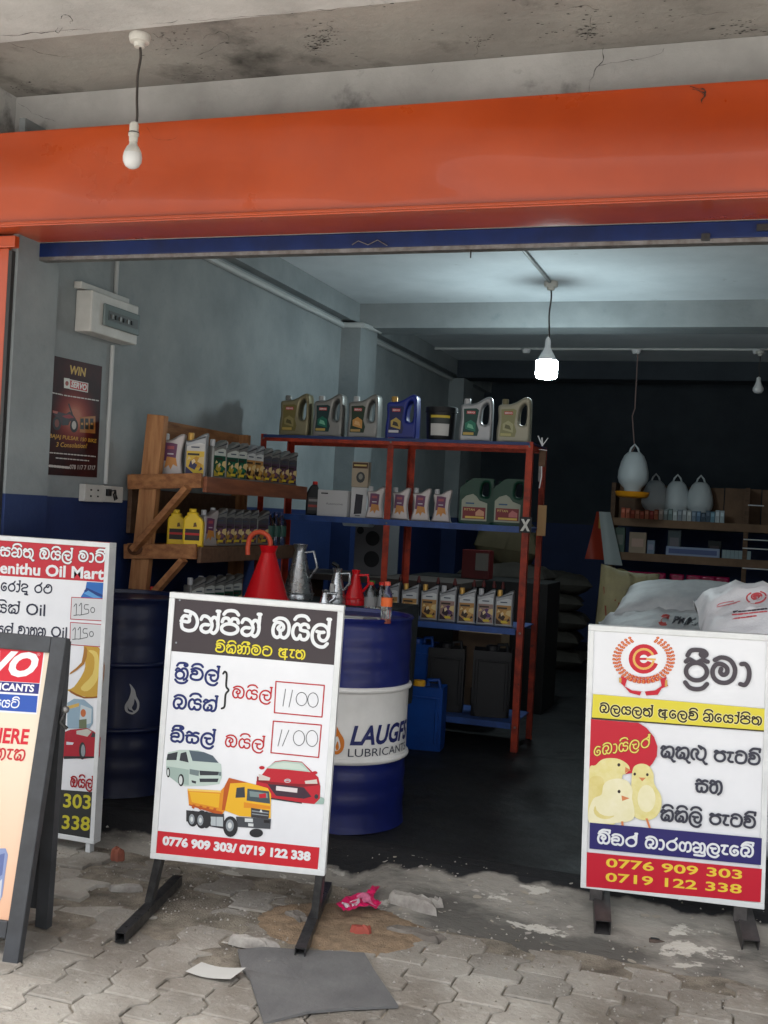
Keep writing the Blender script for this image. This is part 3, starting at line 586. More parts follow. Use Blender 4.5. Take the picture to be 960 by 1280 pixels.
z = Z3; T = lambda L: [z(*p) for p in L]
dk = P(52,58,66); vg = P(200,218,210); vg2 = P(168,190,182); lgt = P(222,228,228); ore = P(232,150,36); ye = P(246,190,44); dor = P(196,92,30); tyre = P(44,46,50); hub = P(150,158,164); rc = P(198,32,50); rcd = P(140,18,34)
B.art('van_picture', [(T([(112,75),(122,42),(180,28),(270,30),(322,50),(358,86),(386,100),(390,165),(378,200),(300,209),(205,211),(175,200),(112,152)]), vg, 0),
  (T([(112,110),(180,120),(225,128),(225,205),(175,198),(112,150)]), vg2, 0),
  (T([(118,50),(170,38),(163,80),(114,80)]), dk, 0), (T([(184,46),(212,38),(224,92),(178,82)]), dk, 0), (T([(226,31),(300,40),(345,58),(374,94),(243,84)]), P(84,100,112), 0),
  (T([(278,132),(376,138),(370,156),(280,156)]), dk, 0), (T([(278,172),(374,172),(368,190),(280,190)]), dk, 0), (T([(229,124),(277,132),(274,160),(228,150)]), P(120,136,138), 0), (T([(374,138),(388,140),(386,160),(372,156)]), P(120,136,138), 0),
  (T(ell(186,180,15,31)), tyre, 0), (T(ell(184,180,9,22)), lgt, 0), (T(ell(122,142,9,25)), tyre, 0), (T(ell(121,142,5,17)), lgt, 0), (T([(238,180),(262,186),(260,198),(240,192)]), dk, 0)])
B.art('car_picture', [(T([(600,262),(860,300),(900,290),(880,262),(700,250)]), P(168,196,186), 3), (T([(562,186),(596,146),(618,118),(655,86),(700,80),(790,88),(838,134),(872,166),(882,210),(880,272),(852,300),(780,292),(650,272),(574,242),(560,212)]), rc, 0),
  (T([(612,120),(655,90),(700,84),(790,92),(834,140),(722,128)]), P(186,212,200), 0), (T([(626,118),(662,96),(700,92),(780,100),(818,132),(720,122)]), P(212,228,216), 0),
  (T([(566,160),(620,186),(720,196),(820,200),(872,192),(876,204),(800,214),(640,204),(564,186)]), rcd, 0),
  (T([(618,200),(700,204),(800,216),(838,262),(800,273),(660,258)]), P(66,44,60), 0), (T([(662,209),(768,221),(766,243),(660,231)]), P(236,226,228), 0),
  (T([(574,148),(632,168),(628,182),(574,180)]), P(222,214,206), 0), (T([(804,184),(864,176),(868,198),(808,198)]), P(222,214,206), 0),
  (T(ell(590,118,14,9)), rc, 0), (T(ell(855,143,13,8)), rc, 0), (T(ell(718,183,17,10)), P(200,200,204), 0), (T(ell(718,183,12,6)), rc, 0), (T([(706,180),(730,180),(730,184),(706,184)]), P(200,200,204), 0),
  (T(ell(862,262,10,12)), dk, 0), (T([(600,262),(790,292),(790,298),(600,270)]), tyre, 0)])
B.art('truck_picture', [(T([(212,330),(400,348),(404,424),(322,410),(212,386)]), P(58,58,64), 0),
  (T([(218,222),(250,234),(385,232),(402,214),(425,168),(520,196),(435,200),(405,332),(392,350),(350,345),(225,300)]), ore, 0),
  (T([(228,238),(380,248),(374,318),(240,290)]), ye, 0), (T([(218,222),(385,232),(385,242),(222,234)]), P(250,210,110), 0),
  (T([(402,214),(425,168),(520,192),(432,196),(412,330),(390,330)]), dor, 0), (T([(225,300),(392,338),(392,350),(350,345),(225,306)]), dor, 0)] +
  [(T([(x,300+k*6),(x+14,303+k*6),(x+6,324+k*6),(x-6,318+k*6)]), dor, 0) for k, x in enumerate((245,280,315,350))] +
  [(T([(432,196),(520,192),(620,220),(636,250),(634,370),(480,360),(405,332)]), ye, 0), (T([(500,290),(632,310),(632,325),(500,318)]), ore, 0),
  (T([(518,222),(626,236),(632,298),(514,282)]), P(70,86,92), 0), (T([(528,234),(618,246),(620,270),(530,262)]), P(130,150,150), 0), (T([(575,250),(610,245),(612,268),(578,270)]), rc, 0),
  (T([(464,218),(504,214),(506,266),(458,268)]), P(60,66,72), 0), (T([(536,318),(628,332),(624,374),(536,366)]), P(60,60,64), 0), (T([(540,330),(624,342),(624,347),(540,336)]), hub, 0), (T([(540,345),(622,356),(622,360),(540,350)]), hub, 0),
  (T([(578,340),(586,324),(594,341)]), lgt, 0),
  (T([(460,362),(636,374),(632,424),(470,414)]), P(72,76,82), 0), (T([(505,370),(545,372),(545,390),(505,388)]), lgt, 0), (T([(522,395),(548,397),(548,412),(522,410)]), lgt, 0), (T([(600,378),(630,380),(630,395),(600,393)]), P(30,30,34), 0),
  (T([(330,362),(396,364),(396,412),(336,406)]), P(190,200,204), 0), (T([(360,363),(363,363),(363,408),(360,408)]), P(110,116,120), 0),
  (T(ell(312,378,24,42)), tyre, 0), (T(ell(245,372,28,40)), tyre, 0), (T(ell(290,376,30,46)), tyre, 0), (T(ell(433,412,37,52)), tyre, 0), (T(ell(562,444,34,22)), tyre, 0), (T(ell(240,375,14,26)), hub, 0), (T(ell(283,380,15,27)), hub, 0), (T(ell(430,406,20,30)), hub, 0), (T(ell(430,406,10,15)), lgt, 0), (T(ell(240,375,7,13)), lgt, 0), (T(ell(283,380,7,13)), lgt, 0)])
for x, y in ((82,253),(100,40)):
    B.art('screw', [([Z1(x+dx*5, y+dy*5) for dx, dy in ell(0,0,1,1,8)], hub, 0)])
# right sign
r, B = frame_sign('chick_feed_sign', (-.5301, 3.9343, .152), (.99842,.05225,.0205), (-.0196,-.01775,.99965), .61, .92,
    'white framed poultry feed sign with three yellow chicks and a red wreath emblem')
for pf, pbk, wd, u in (((753,1166),(750,1128),.055,.055), ((938,1190),(926,1148),.055,.535)):
    f = on(*pf, 'Z', .04); f.z = .058; k = on(*pbk, 'Z', .07); k.y = 4.05; k.z = .13
    t0 = B.o+B.a*u+B.b*.02+Vector((0,.02,0)); bs = Vector((t0.x, t0.y, .11))
    foot(r, tuple(t0), tuple(bs), tuple(k+(k-f)*.0), tuple(f), wd, blackst=mat('worn_steel', (.09,.085,.085), .45, .5, c2=(.05,.048,.048), sc=14))
z = Z4 = lambda x, y: (730+x/4.174, 780+y/4.174)
red = P(206,32,54); yel = P(236,222,70)
def ann(cx, cy, r0, r1, a0, a1, n=22):
    A = [math.radians(a0+(a1-a0)*k/n) for k in range(n+1)]
    return [(cx+r1*math.cos(a), cy-r1*math.sin(a)*.98) for a in A]+[(cx+r0*math.cos(a), cy-r0*math.sin(a)*.98) for a in A[::-1]]
sh_ = [(T(ann(312,182,58,79,20,340)), red, 0), (T(ann(312,182,46,58,22,350)), P(240,190,100), 0), (T(ann(312,182,22,46,25,335)), red, 0), (T([(285,176),(330,176),(330,188),(285,188)]), red, 0), (T([(325,178),(375,180),(375,190),(325,188)]), P(240,190,100), 0)]
for k in range(21):
    for sd_ in (-1, 1):
        a = math.radians(62-k*9.); cx = 312+sd_*(math.cos(a)*142); cy = 182-math.sin(a)*112+2
        for q in (-14, 0, 14):
            rr = 1+q/142; x = 312+sd_*math.cos(a)*142*rr; y = 184-math.sin(a)*112*rr-(3 if q else 0)
            sh_.append((T(ell(x, y, 9, 7, 7)), P(214,72,40), 0)); sh_.append((T(ell(x, y, 4, 3, 6)), P(240,190,110), 0))
sh_ += [(T([(195,270),(225,285),(215,325),(250,345),(312,352),(372,345),(405,322),(398,285),(432,275),(425,300),(440,322),(405,335),(385,368),(325,372),(318,352),(300,352),(292,372),(240,358),(215,330),(185,300)]), red, 0),
        (T([(183,278),(196,280),(196,305),(184,305)]), P(214,170,90), 0), (T([(424,290),(436,292),(434,325),(422,325)]), P(214,170,90), 0)]
B.art('emblem', sh_)
B.latin('1962', (Z4(290,284)), (Z4(330,285)), 2.5, P(200,120,120))
B.sinh('pR= m a', (855.4,850), (938,855.5), 26, 5.6, P(76,70,78))
B.poly('yellow_band', [(741.5,867.2),(960,886),(958.3,913),(740,896.5)], yel); B.poly('band_line', [(739.5,896.3),(958.3,912.8),(958.3,914.6),(739.5,898)], P(60,50,20))
kb = P(52,44,16); ha = P(250,240,170)
B.sinh('b l y l t^', (749.7,889.8), (815.6,895.2), 9.6, 2.1, kb, ha, 1.3); B.sinh('A E l v~', (823,896), (872.3,900), 9.6, 2.1, kb, ha, 1.3); B.sinh("n~ E y a^ j~ t", (879,900.7), (951.8,905.5), 9.6, 2.1, kb, ha, 1.3)
z = Z5 = lambda x, y: (725+x/4.085, 890+y/4.085)
B.poly('red_panel', T([(50,34),(300,54),(340,80),(378,125),(396,175),(392,225),(370,262),(335,300),(200,320),(47,292)]), red)
cy1 = mat('chick_print', (.62,.55,.2), .45, c2=(.7,.64,.34), sc=26, lo=.3, hi=.7, det=8); cy2 = mat('chick_print_pale', (.68,.64,.38), .45, c2=(.74,.7,.5), sc=22, lo=.3, hi=.7, det=8); cy3 = mat('chick_print_deep', (.58,.49,.16), .45, c2=(.66,.58,.26), sc=26, lo=.3, hi=.7, det=8); orn = P(224,140,90); eye = P(60,50,46)
B.art('chicks_picture', [(T([(46,300),(80,270),(120,238),(190,236),(240,262),(254,292),(230,316),(214,340),(190,560),(48,562)]), cy1, 4),
  (T([(232,278),(260,296),(230,310)]), orn, 0), (T(ell(199,268,8,9,10)), eye, 0), (T([(50,340),(120,340),(110,470),(50,480)]), cy3, 4),
  (T([(268,300),(285,270),(322,262),(356,278),(376,315),(380,365),(415,430),(410,500),(370,545),(300,545),(262,500),(262,380)]), cy1, 4), (T(ell(340,440,46,70,16)), cy2, 0),
  (T(ell(280,315,7,8,10)), eye, 0), (T(ell(344,318,7,8,10)), eye, 0), (T([(300,332),(336,334),(318,352)]), orn, 0),
  (T([(120,372),(150,346),(200,338),(245,352),(268,395),(266,440),(278,500),(262,552),(150,566),(52,566),(46,500),(70,440),(110,420)]), cy2, 4), (T(ell(130,500,60,45,16)), cy3, 0), (T(ell(150,480,70,50,16)), cy2, 0),
  (T(ell(200,404,8,9,10)), eye, 0), (T([(212,424),(254,438),(216,452)]), orn, 0),
  (T([(210,556),(222,556),(224,578),(212,578)]), orn, 0), (T([(334,540),(346,540),(362,590),(352,592)]), orn, 0)])
B.sinh('E b a y~ l r^', (742.5,944.5), (812,933), 11, 1.7, P(246,226,110), P(120,60,20), 1.1)
ch = P(60,62,76)
B.sinh('ku ku Lu', (826,945.5), (882.4,949.8), 13.5, 3., ch); B.sinh("p x T v'", (892.5,951), (949.8,955.5), 13, 3., ch)
B.sinh('s h', (869.5,989), (902.5,991.5), 15, 3.1, ch)
B.sinh('k~ k~ l~', (826,1024.5), (877,1028.5), 13, 3., ch); B.sinh("p x T v'", (886.8,1029.5), (944,1034.5), 13, 3., ch)
B.poly('blue_band', [(737.5,1027.5),(952.3,1047),(951,1080.7),(737,1060)], P(48,44,112)); B.poly('red_band', [(733.7,1064.5),(952.3,1085.5),(950.5,1127),(733,1107.5)], P(206,30,54))
B.sinh("O' D r^", (747,1053), (796,1057.5), 11.5, 2.7, wht); B.sinh("b a r g nU l x E b'", (806.5,1058.8), (941.4,1070.5), 11.5, 2.7, wht)
yd = P(250,214,70)
B.latin('0776 909 303', (757.5,1082.5), (927.5,1098), 11, yd, .02); B.latin('0719 122 338', (757,1100.5), (927,1116), 11, yd, .02)
# left tall sign
pr = on(118, 1055, 'Y', 3.87)
r, B = frame_sign('oil_mart_sign', (pr.x-.61, 3.87, pr.z), (1,0,0), (0,0.0,1), .61, 1.205, 'tall white framed sign with red header and gold oil splash, leaning behind the black board', thick=.045)
MB().box(.02, .04, .0, .03, -.06, 0).build('foot', white, r, mw=B.loc0); MB().box(.57, .59, .0, .03, -.06, 0).build('foot', white, r, mw=B.loc0)
B.poly('header_band', [(-28,669.5),(137.4,678),(134.3,728),(-30,717.5)], P(200,40,56))
B.sinh('s n~ tu', (0,694.5), (41.6,697), 10.5, 2.3, wht, P(90,20,30), 1.2); B.sinh('O y~ l^', (49.3,698), (90,700.5), 10.5, 2.3, wht, P(90,20,30), 1.2); B.sinh("m a T'", (98,701), (130.8,703), 10.5, 2.3, wht, P(90,20,30), 1.2)
B.latin('enithu Oil Mart', (0,716), (129.8,724.3), 14, wht, .03)
nb = P(36,42,66)
B.sinh('E r a^ d', (1.2,738), (35.4,740.2), 9.6, 2, nb); B.sinh('r z', (42.7,740.3), (65,741.8), 9.6, 2, nb); B.sinh('y~ k^', (-5,765), (24,767), 10.5, 2, nb)
B.latin('Oil', (32.3,768.3), (56.3,770), 15, nb, .01); B.sinh('s l^', (-6,792), (15.6,793.3), 10, 2, nb); B.sinh('v a h n', (22.4,793.3), (56.8,795.5), 10, 2, nb); B.latin('Oil', (63.5,796), (83.5,797.3), 14, nb, .01)
z = Z7 = lambda x, y: (x/5.333, 650+y/5.333)
bl = P(40,110,190)
B.art('bottle_picture', [(T([(580,412),(718,420),(712,595),(685,602),(600,560),(540,512),(570,465)]), bl, 0), (T([(578,450),(700,505),(700,520),(560,475)]), P(20,60,130), 0), (T([(590,470),(690,530),(680,545),(560,490)]), P(90,160,220), 0)])
z = Z8 = lambda x, y: (x/4.743, 790+y/4.743)
gd = P(206,164,60); gd2 = P(232,206,110); gd3 = P(150,90,24); br = P(176,120,44)
B.art('oil_splash_picture', [(T([(500,60),(560,75),(600,110),(620,190),(612,300),(600,372),(540,388),(470,374),(400,345),(440,325),(500,230),(505,150)]), gd, 3), (T([(525,110),(560,150),(550,250),(480,330),(520,350),(575,290),(590,200),(575,120)]), gd2, 3),
  (T([(600,110),(622,200),(612,305),(602,300),(606,200)]), gd3, 2), (T([(420,345),(500,385),(600,378),(600,386),(500,394),(420,360)]), gd3, 2), (T([(500,90),(520,110),(500,190),(420,250),(420,238),(485,180)]), br, 2)])
B.art('engine_picture', [(T([(400,420),(440,395),(500,400),(552,445),(552,540),(530,572),(400,572)]), P(150,178,196), 0), (T([(480,430),(545,455),(540,540),(470,560)]), P(200,214,220), 0), (T(ell(495,480,16,24,12)), P(200,110,60), 0), (T([(400,440),(470,420),(470,440),(400,460)]), P(220,180,90), 0), (T([(470,520),(515,515),(515,570),(470,572)]), P(110,120,90), 0)])
B.art('red_car_picture', [(T([(360,600),(420,578),(520,570),(560,590),(598,625),(592,738),(500,752),(360,745)]), P(176,26,48), 0), (T([(455,585),(520,574),(545,590),(520,620),(455,605)]), P(200,200,190), 0), (T([(552,592),(592,625),(540,622)]), dk, 0), (T(ell(490,704,20,52,16)), tyre, 0), (T(ell(494,704,12,38,16)), hub, 0), (T([(395,650),(440,655),(432,668),(395,668)]), P(220,220,230), 0), (T([(380,735),(590,738),(590,746),(380,752)]), tyre, 0)])
for q in ([(480,515),(688,525),(683,672),(472,660)], [(472,682),(683,697),(670,845),(468,830)]):
    c = [Z7(*p) for p in q]; B.poly('price_patch', c, P(222,224,226)); B.line(c, 1., P(190,60,70), 'price_box', True)
def hand1150(z0, dx, dy):
    f = lambda *L: [Z7(x+dx, y+dy) for x, y in L]
    return [f((495,575),(512,560),(510,632)), f((494,636),(526,632)), f((530,572),(546,556),(545,630)), f((530,634),(560,630)), f((592,565),(568,566),(566,592),(590,596),(592,620),(564,628)), f(*(ell(620,600,13,17,12,2)+[ell(620,600,13,17,12,2)[0]]))]
B.lines(hand1150(0, 0, 0), 1., pen, 'handwritten_price'); B.lines(hand1150(0, -8, 160), 1., pen, 'handwritten_price')
B.sinh('O y~ l^', (88.2,983), (116,985), 10.5, 2., P(170,20,34))
B.poly('dark_band', [(-40,978),(121.7,990.4),(118.3,1050),(-42,1038)], P(56,58,58))
yo = P(214,204,60)
B.latin('0776 909 303', (-17,1001), (113.5,1011), 17, yo, .02); B.latin('0719 122 338', (-18,1028), (112.5,1038), 17, yo, .02)
# A-board at the left edge
hd = .14; a = Vector((math.cos(hd), math.sin(hd), 0)); tr = on(88, 796, 'X', -2.07); ft = on(24, 1204, 'Z', 0)
b = (tr-ft).normalized(); HH = (tr-ft).length; W = .62
r = empty('a_frame_board', ft-a*(W/2), hd); tag(r, 'black framed folding pavement board with cream poster, nearest the camera at left', 'sign')
B = Board(r, ft-a*W, a, b); H = HH
bp = mat('board_grey_paint', (.05,.054,.06), .5, c2=(.035,.037,.04), sc=8)
sw = .052
for x0, x1, z0, z1 in ((0, sw, 0, H), (W-sw, W, 0, H), (sw, W-sw, H-sw, H), (sw, W-sw, .07, .07+sw)):
    MB().box(x0, x1, -.012, .022, z0, z1).build('frame_bar', bp, r, mw=B.loc, bevel=.004)
cream = mat('cream_poster', lin((222,212,188)), .5)
t = cream.node_tree; tc = t.nodes.new('ShaderNodeTexCoord'); sx = t.nodes.new('ShaderNodeSeparateXYZ'); t.links.new(tc.outputs['Object'], sx.inputs[0])
mr = t.nodes.new('ShaderNodeMapRange'); mr.inputs[1].default_value = .1; mr.inputs[2].default_value = .65; t.links.new(sx.outputs[2], mr.inputs[0])
mx = t.nodes.new('ShaderNodeMix'); mx.data_type = 'RGBA'; mx.inputs[6].default_value = (*lin((206,160,130)), 1); mx.inputs[7].default_value = (*lin((204,192,172)), 1); t.links.new(mr.outputs[0], mx.inputs[0]); t.links.new(mx.outputs[2], t.nodes['Principled BSDF'].inputs['Base Color'])
MB().box(sw-.005, W-sw+.005, 0, .005, .07+sw-.005, H-sw+.005).build('poster_panel', cream, r, mw=B.loc)
B.root = [c for c in r.children if c.name.startswith('poster_panel')][0]; B.loc = Matrix()
sr = P(206,34,52)
B.poly('white_border', [(-95,800),(54,810.5),(43.5,894.5),(-100,884)], P(232,232,236)); B.poly('red_block', [(-93,803),(52.3,813),(47,855.5),(-95,846)], sr); B.poly('blue_block', [(-95,846.5),(46.9,856),(45.4,869),(-96,859)], P(44,50,120)); B.poly('blue_block', [(-96,862),(44.8,871.3),(42.9,892.3),(-98,882)], P(44,84,172))
B.latin('SERVO', (-85,837), (42.5,847), 29, P(236,238,240), .05, .3); B.latin('LUBRICANTS', (-33,861), (39.5,866.2), 9, P(236,238,240), .03)
B.latin('®', (43,821), (47.5,821.3), 4, P(236,180,186)); B.sinh("s y T~", (-12,884), (21,886), 9, 1.6, P(230,234,240))
B.latin('HERE', (-14,928.5), (32.7,931.5), 19, sr, .03); B.sinh('h x k', (-9,949), (28.5,952), 13, 2.4, P(196,50,56))
B.art('oil_can_picture', [([(-60,1050),(-5,1062),(6,1062),(9,1070),(6,1090),(2,1122),(-4,1135),(-60,1130)], P(136,150,190), 0), ([(-2,1070),(5,1068),(2,1095),(-3,1098)], P(96,110,160), 0), ([(-3,1105),(2,1100),(0,1125),(-4,1128)], P(200,204,214), 0)])
# rear leg frame
bk = on(70, 1160, 'Z', 0); mwi = r.matrix_world.inverted(); top = tr+Vector((0,.03,-.02)); dn = (bk-top)
for k in (0, 1):
    o = -a*(W-.05)*k-a*.045; MB().bar(tuple(top+o), tuple(bk+o), .045, .03, upv=(0,1,0)).build('rear_leg', bp, r, mw=mwi)
mbk = MB(); top = top-a*.045; q0 = top+dn*.05; q1 = top+dn*.94
mbk.add([tuple(q0), tuple(q0-a*(W-.05)), tuple(q1-a*(W-.05)), tuple(q1), tuple(q0+Vector((0,.006,0))), tuple(q0-a*(W-.05)+Vector((0,.006,0))), tuple(q1-a*(W-.05)+Vector((0,.006,0))), tuple(q1+Vector((0,.006,0)))], [(0,1,2,3),(7,6,5,4),(0,4,5,1),(1,5,6,2),(2,6,7,3),(3,7,4,0)]).build('rear_panel', bp, r, mw=mwi)
ch_ = on(82, 887, 'X', -2.06); MB().lathe([(.001,-.012),(.01,-.008),(.012,0),(.01,.008),(.001,.012)], 10, T=Matrix.Translation(ch_)).build('hinge_bolt', steelgrey, r, mw=mwi, sm=60)
MB().tube([tuple(ch_+Vector((0,0,-.005))), tuple(ch_+Vector((-.01,-.01,-.04))), tuple(ch_+Vector((.01,0,-.06)))], .006, 6).build('chain', blackst, r, mw=mwi)

# ------------------------------------------------------------------ drums
def drum(x, y, label, body, mid, corr=True):
    r = empty('oil_drum', (x, y, ZF)); tag(r, label, 'drum', 'steel drums inside the opening')
    H = .885; R = .288; prof = [(0,.012),(R-.012,.012),(R-.006,0),(R+.004,.004),(R+.002,.014)]; mis = [0]*4
    def seg(z0, z1, mi, rings):
        n = 14 if rings else 2
        for k in range(1, n+1):
            zz_ = z0+(z1-z0)*k/n; rr = R-.003+(.0022*math.sin(k/n*rings*2*PI) if rings else 0)
            prof.append((rr, zz_)); mis.append(mi)
    seg(.014, .285, 0, 3); 
    def hoop(z, mi):
        for dz_, dr in ((-.012,.0),(-.008,.010),(0,.013),(.008,.010),(.012,0)): prof.append((R-.002+dr, z+dz_)); mis.append(mi)
    hoop(.30, 1); seg(.315, .575, 1, 0); hoop(.59, 1); seg(.605, H-.02, 0, 3)
    prof += [(R+.002,H-.014),(R+.005,H-.006),(R,H),(R-.01,H-.002),(R-.014,H-.018),(0,H-.018)]; mis += [0]*6
    MB().lathe(prof, 64, mis=mis).build('barrel', [body, mid], r, sm=50)
    MB().lathe([(.001,H-.004),(.028,H-.004),(.032,H-.008),(.032,H-.018)], 18, T=Matrix.Translation((.15,-.12,0))).build('bung', steelgrey, r, sm=40)
    MB().lathe([(.001,H-.006),(.014,H-.006),(.016,H-.018)], 14, T=Matrix.Translation((-.16,.12,0))).build('vent_plug', steelgrey, r, sm=40)
    return r
dr1 = drum(-1.675, 4.53, 'blue and white steel drum lettered LAUGFS beside the price sign', drumblue, drumwhite)
dr2 = drum(-2.79, 4.53, 'navy steel drum with grey flame mark by the left wall', drumnavy, drumnavy)
def wrap(root, v, f, x_ang0, z0, sx, sz, m, name, R=.291):
    mb = MB(); mb.add([(R*math.cos(x_ang0+p[0]*sx/R), R*math.sin(x_ang0+p[0]*sx/R), z0+p[1]*sz) for p in v], f); me = bpy.data.meshes.new(name); me.from_pydata(mb.v, [], mb.f); matlist(me, m); me.update(); return link(name, me, root)
def wrapfine(root, pts, ang, z0, s, m, name, R=.291):
    q = ccw(crs(pts, 4, True)); bm = bmesh.new(); vs = [bm.verts.new((p[0], 0, p[1])) for p in q]; es = [bm.edges.new((vs[i], vs[(i+1) % len(vs)])) for i in range(len(vs))]
    bmesh.ops.triangle_fill(bm, edges=es, use_beauty=True); bmesh.ops.subdivide_edges(bm, edges=[e for e in bm.edges if e.calc_length() > .3], cuts=2)
    for v in bm.verts:
        an = ang+v.co.x*s/R; v.co = (R*math.cos(an), R*math.sin(an), z0+v.co.z*s)
    me = bpy.data.meshes.new(name); bm.to_mesh(me); bm.free(); matlist(me, m); return link(name, me, root)
cdir = math.atan2(0-4.53, 0+1.675)      # from drum 1 towards the camera
lnavy = P(38,46,108)
v, f = text_mesh('LAUGFS', .03, .25)
Wt = v[:,0].max()-v[:,0].min(); wrap(dr1, v-[v[:,0].min(), 0], f, cdir+math.radians(8), .372, .345/Wt, .078/.72, lnavy, 'lettering', .2885)
v, f = text_mesh('LUBRICANTS', .0, 0); Wt = v[:,0].max()-v[:,0].min(); wrap(dr1, v-[v[:,0].min(), 0], f, cdir+math.radians(7), .322, .34/Wt, .034/.72, P(60,64,80), 'lettering', .2885)
flame = [(0,0),(-.45,.3),(-.5,.8),(-.25,1.35),(-.1,1.9),(.2,1.45),(.5,1.),(.52,.5),(.35,.15)]
wrapfine(dr1, flame, cdir+math.radians(-3), .33, .062, P(226,130,40), 'flame_mark', .2885)
wrapfine(dr1, [(.05,.15),(-.2,.4),(-.18,.8),(.05,1.2),(.25,.8),(.3,.4)], cdir+math.radians(-3), .335, .058, drumwhite, 'flame_core', .2895)
wrapfine(dr1, [(.08,.2),(-.02,.4),(0,.6),(.1,.85),(.18,.6),(.2,.35)], cdir+math.radians(-3), .335, .058, P(226,130,40), 'flame_core', .2905)
cdir2 = math.atan2(-4.53, 2.79)
gfl = mat('flame_grey', (.3,.31,.32), .35, .5)
flame2 = [(0,0),(-.5,.25),(-.6,.75),(-.3,1.35),(-.15,2.05),(-.3,2.6),(.15,2.1),(.35,1.5),(.62,1.),(.6,.4),(.3,.08)]
wrapfine(dr2, flame2, cdir2+math.radians(13), .375, .052, gfl, 'flame_mark', .2885)
wrapfine(dr2, [(.1,.15),(-.3,.3),(-.35,.7),(-.25,.45),(.05,.3)], cdir2+math.radians(13), .375, .052, drumnavy, 'flame_core', .2895)
wrapfine(dr2, [(.22,.3),(.0,.55),(.15,.9),(.2,1.3),(.42,.9),(.42,.5)], cdir2+math.radians(13), .375, .052, drumnavy, 'flame_core', .2895)
MB().lathe([(.001,.004),(.008,.003),(.01,0)], 10, T=Matrix.Translation((.2885*math.cos(cdir2-.28),.2885*math.sin(cdir2-.28),.40)) @ Matrix.Rotation(cdir2-.28, 4, 'Z') @ Matrix.Rotation(PI/2, 4, 'Y')).build('screw_cap', steelgrey, dr2)
# newspaper and bottle on drum 1
p = on(452, 773, 'Z', ZF+.87)
o = MB().box(-.1, .1, -.06, .06, 0, .004).build('folded_leaflet', P(206,208,206)); o.location = (p.x, p.y, ZF+.869); o.rotation_euler = (0, 0, .2); tag(o, 'folded white leaflet lying on the lid of the white banded drum', 'leaflet')
p = on(482, 779, 'Z', ZF+.868); bt = empty('drink_bottle', (p.x, p.y, ZF+.868)); tag(bt, 'small clear plastic drink bottle with orange label standing on the drum', 'bottle')
MB().lathe([(.0,0),(.02,0),(.023,.006),(.0225,.06),(.023,.11),(.019,.13),(.010,.15),(.009,.16)], 20).build('body', clear, bt, sm=50)
MB().lathe([(.0,.001),(.0215,.001),(.0215,.02),(.0,.02)], 18).build('drink', P(190,90,70), bt, sm=50)
MB().lathe([(.0235,.07),(.0237,.072),(.0237,.104),(.0235,.106)], 20).build('label_band', P(236,110,50), bt, sm=50)
MB().lathe([(.012,.156),(.0125,.158),(.0125,.172),(.0,.173)], 16).build('cap', P(214,90,70), bt, sm=50)

# ------------------------------------------------------------------ bottle kinds
KIND = {}
def kind(key, parts): KIND[key] = parts
def put(key, name, loc, rz, label, cat, group, sc=1.):
    r = empty(name, (loc[0]+random.uniform(-.003,.003), loc[1]+random.uniform(-.012,.012), loc[2]), rz+random.uniform(-.09,.09)); r.scale = (sc, sc, sc*random.uniform(.985,1.01)); tag(r, label, cat, group)
    made = {}
    bd = None
    for pn, me in KIND[key]:
        o = link(pn, me, bd if bd and pn in ('label_print', 'lettering') else r)
        if pn == 'body': bd = o
    return r
def lab(name, shapes, y, root=None):
    # printed label: list of (pts, material); stacked outwards from y (negative is front)
    mb = MB(); ms = []
    for k, (pts, m) in enumerate(shapes):
        if m not in ms: ms.append(m)
        pts = ccw(pts); yy = y-.0006*(k+1); bm = bmesh.new(); vs = [bm.verts.new((p[0], yy, p[1])) for p in pts]; es = [bm.edges.new((vs[i], vs[(i+1) % len(vs)])) for i in range(len(vs))]
        bmesh.ops.triangle_fill(bm, edges=es, use_beauty=True); bm.verts.index_update()
        mb.add([v.co for v in bm.verts], [tuple(v.index for v in f.verts) for f in bm.faces], ms.index(m)); bm.free()
    me = bpy.data.meshes.new(name); me.from_pydata(mb.v, [], mb.f); matlist(me, ms); me.polygons.foreach_set('material_index', mb.m); me.update(); return me
def txtlab(name, txt, x0, x1, z0, h, y, m, bold=.02, shear=0):
    v, f = text_mesh(txt, bold, shear); k = (x1-x0)/(v[:,0].max()-v[:,0].min()); xm = v[:,0].min()
    me = bpy.data.meshes.new(name); me.from_pydata([(x0+(p[0]-xm)*k, y, z0+p[1]*h/.72) for p in v], [], f); matlist(me, m); me.update(); return me
def capm(x, z, rad, h, m, n=14): return MB().lathe([(rad*.85, z-.012), (rad*.85, z), (rad, z), (rad, z+h*.85), (rad*.88, z+h), (0, z+h)], n, T=Matrix.Translation((x, 0, 0))).mesh('cap', m, sm=40)
def R4(x0, x1, z0, z1): return [(x0,z0),(x1,z0),(x1,z1),(x0,z1)]
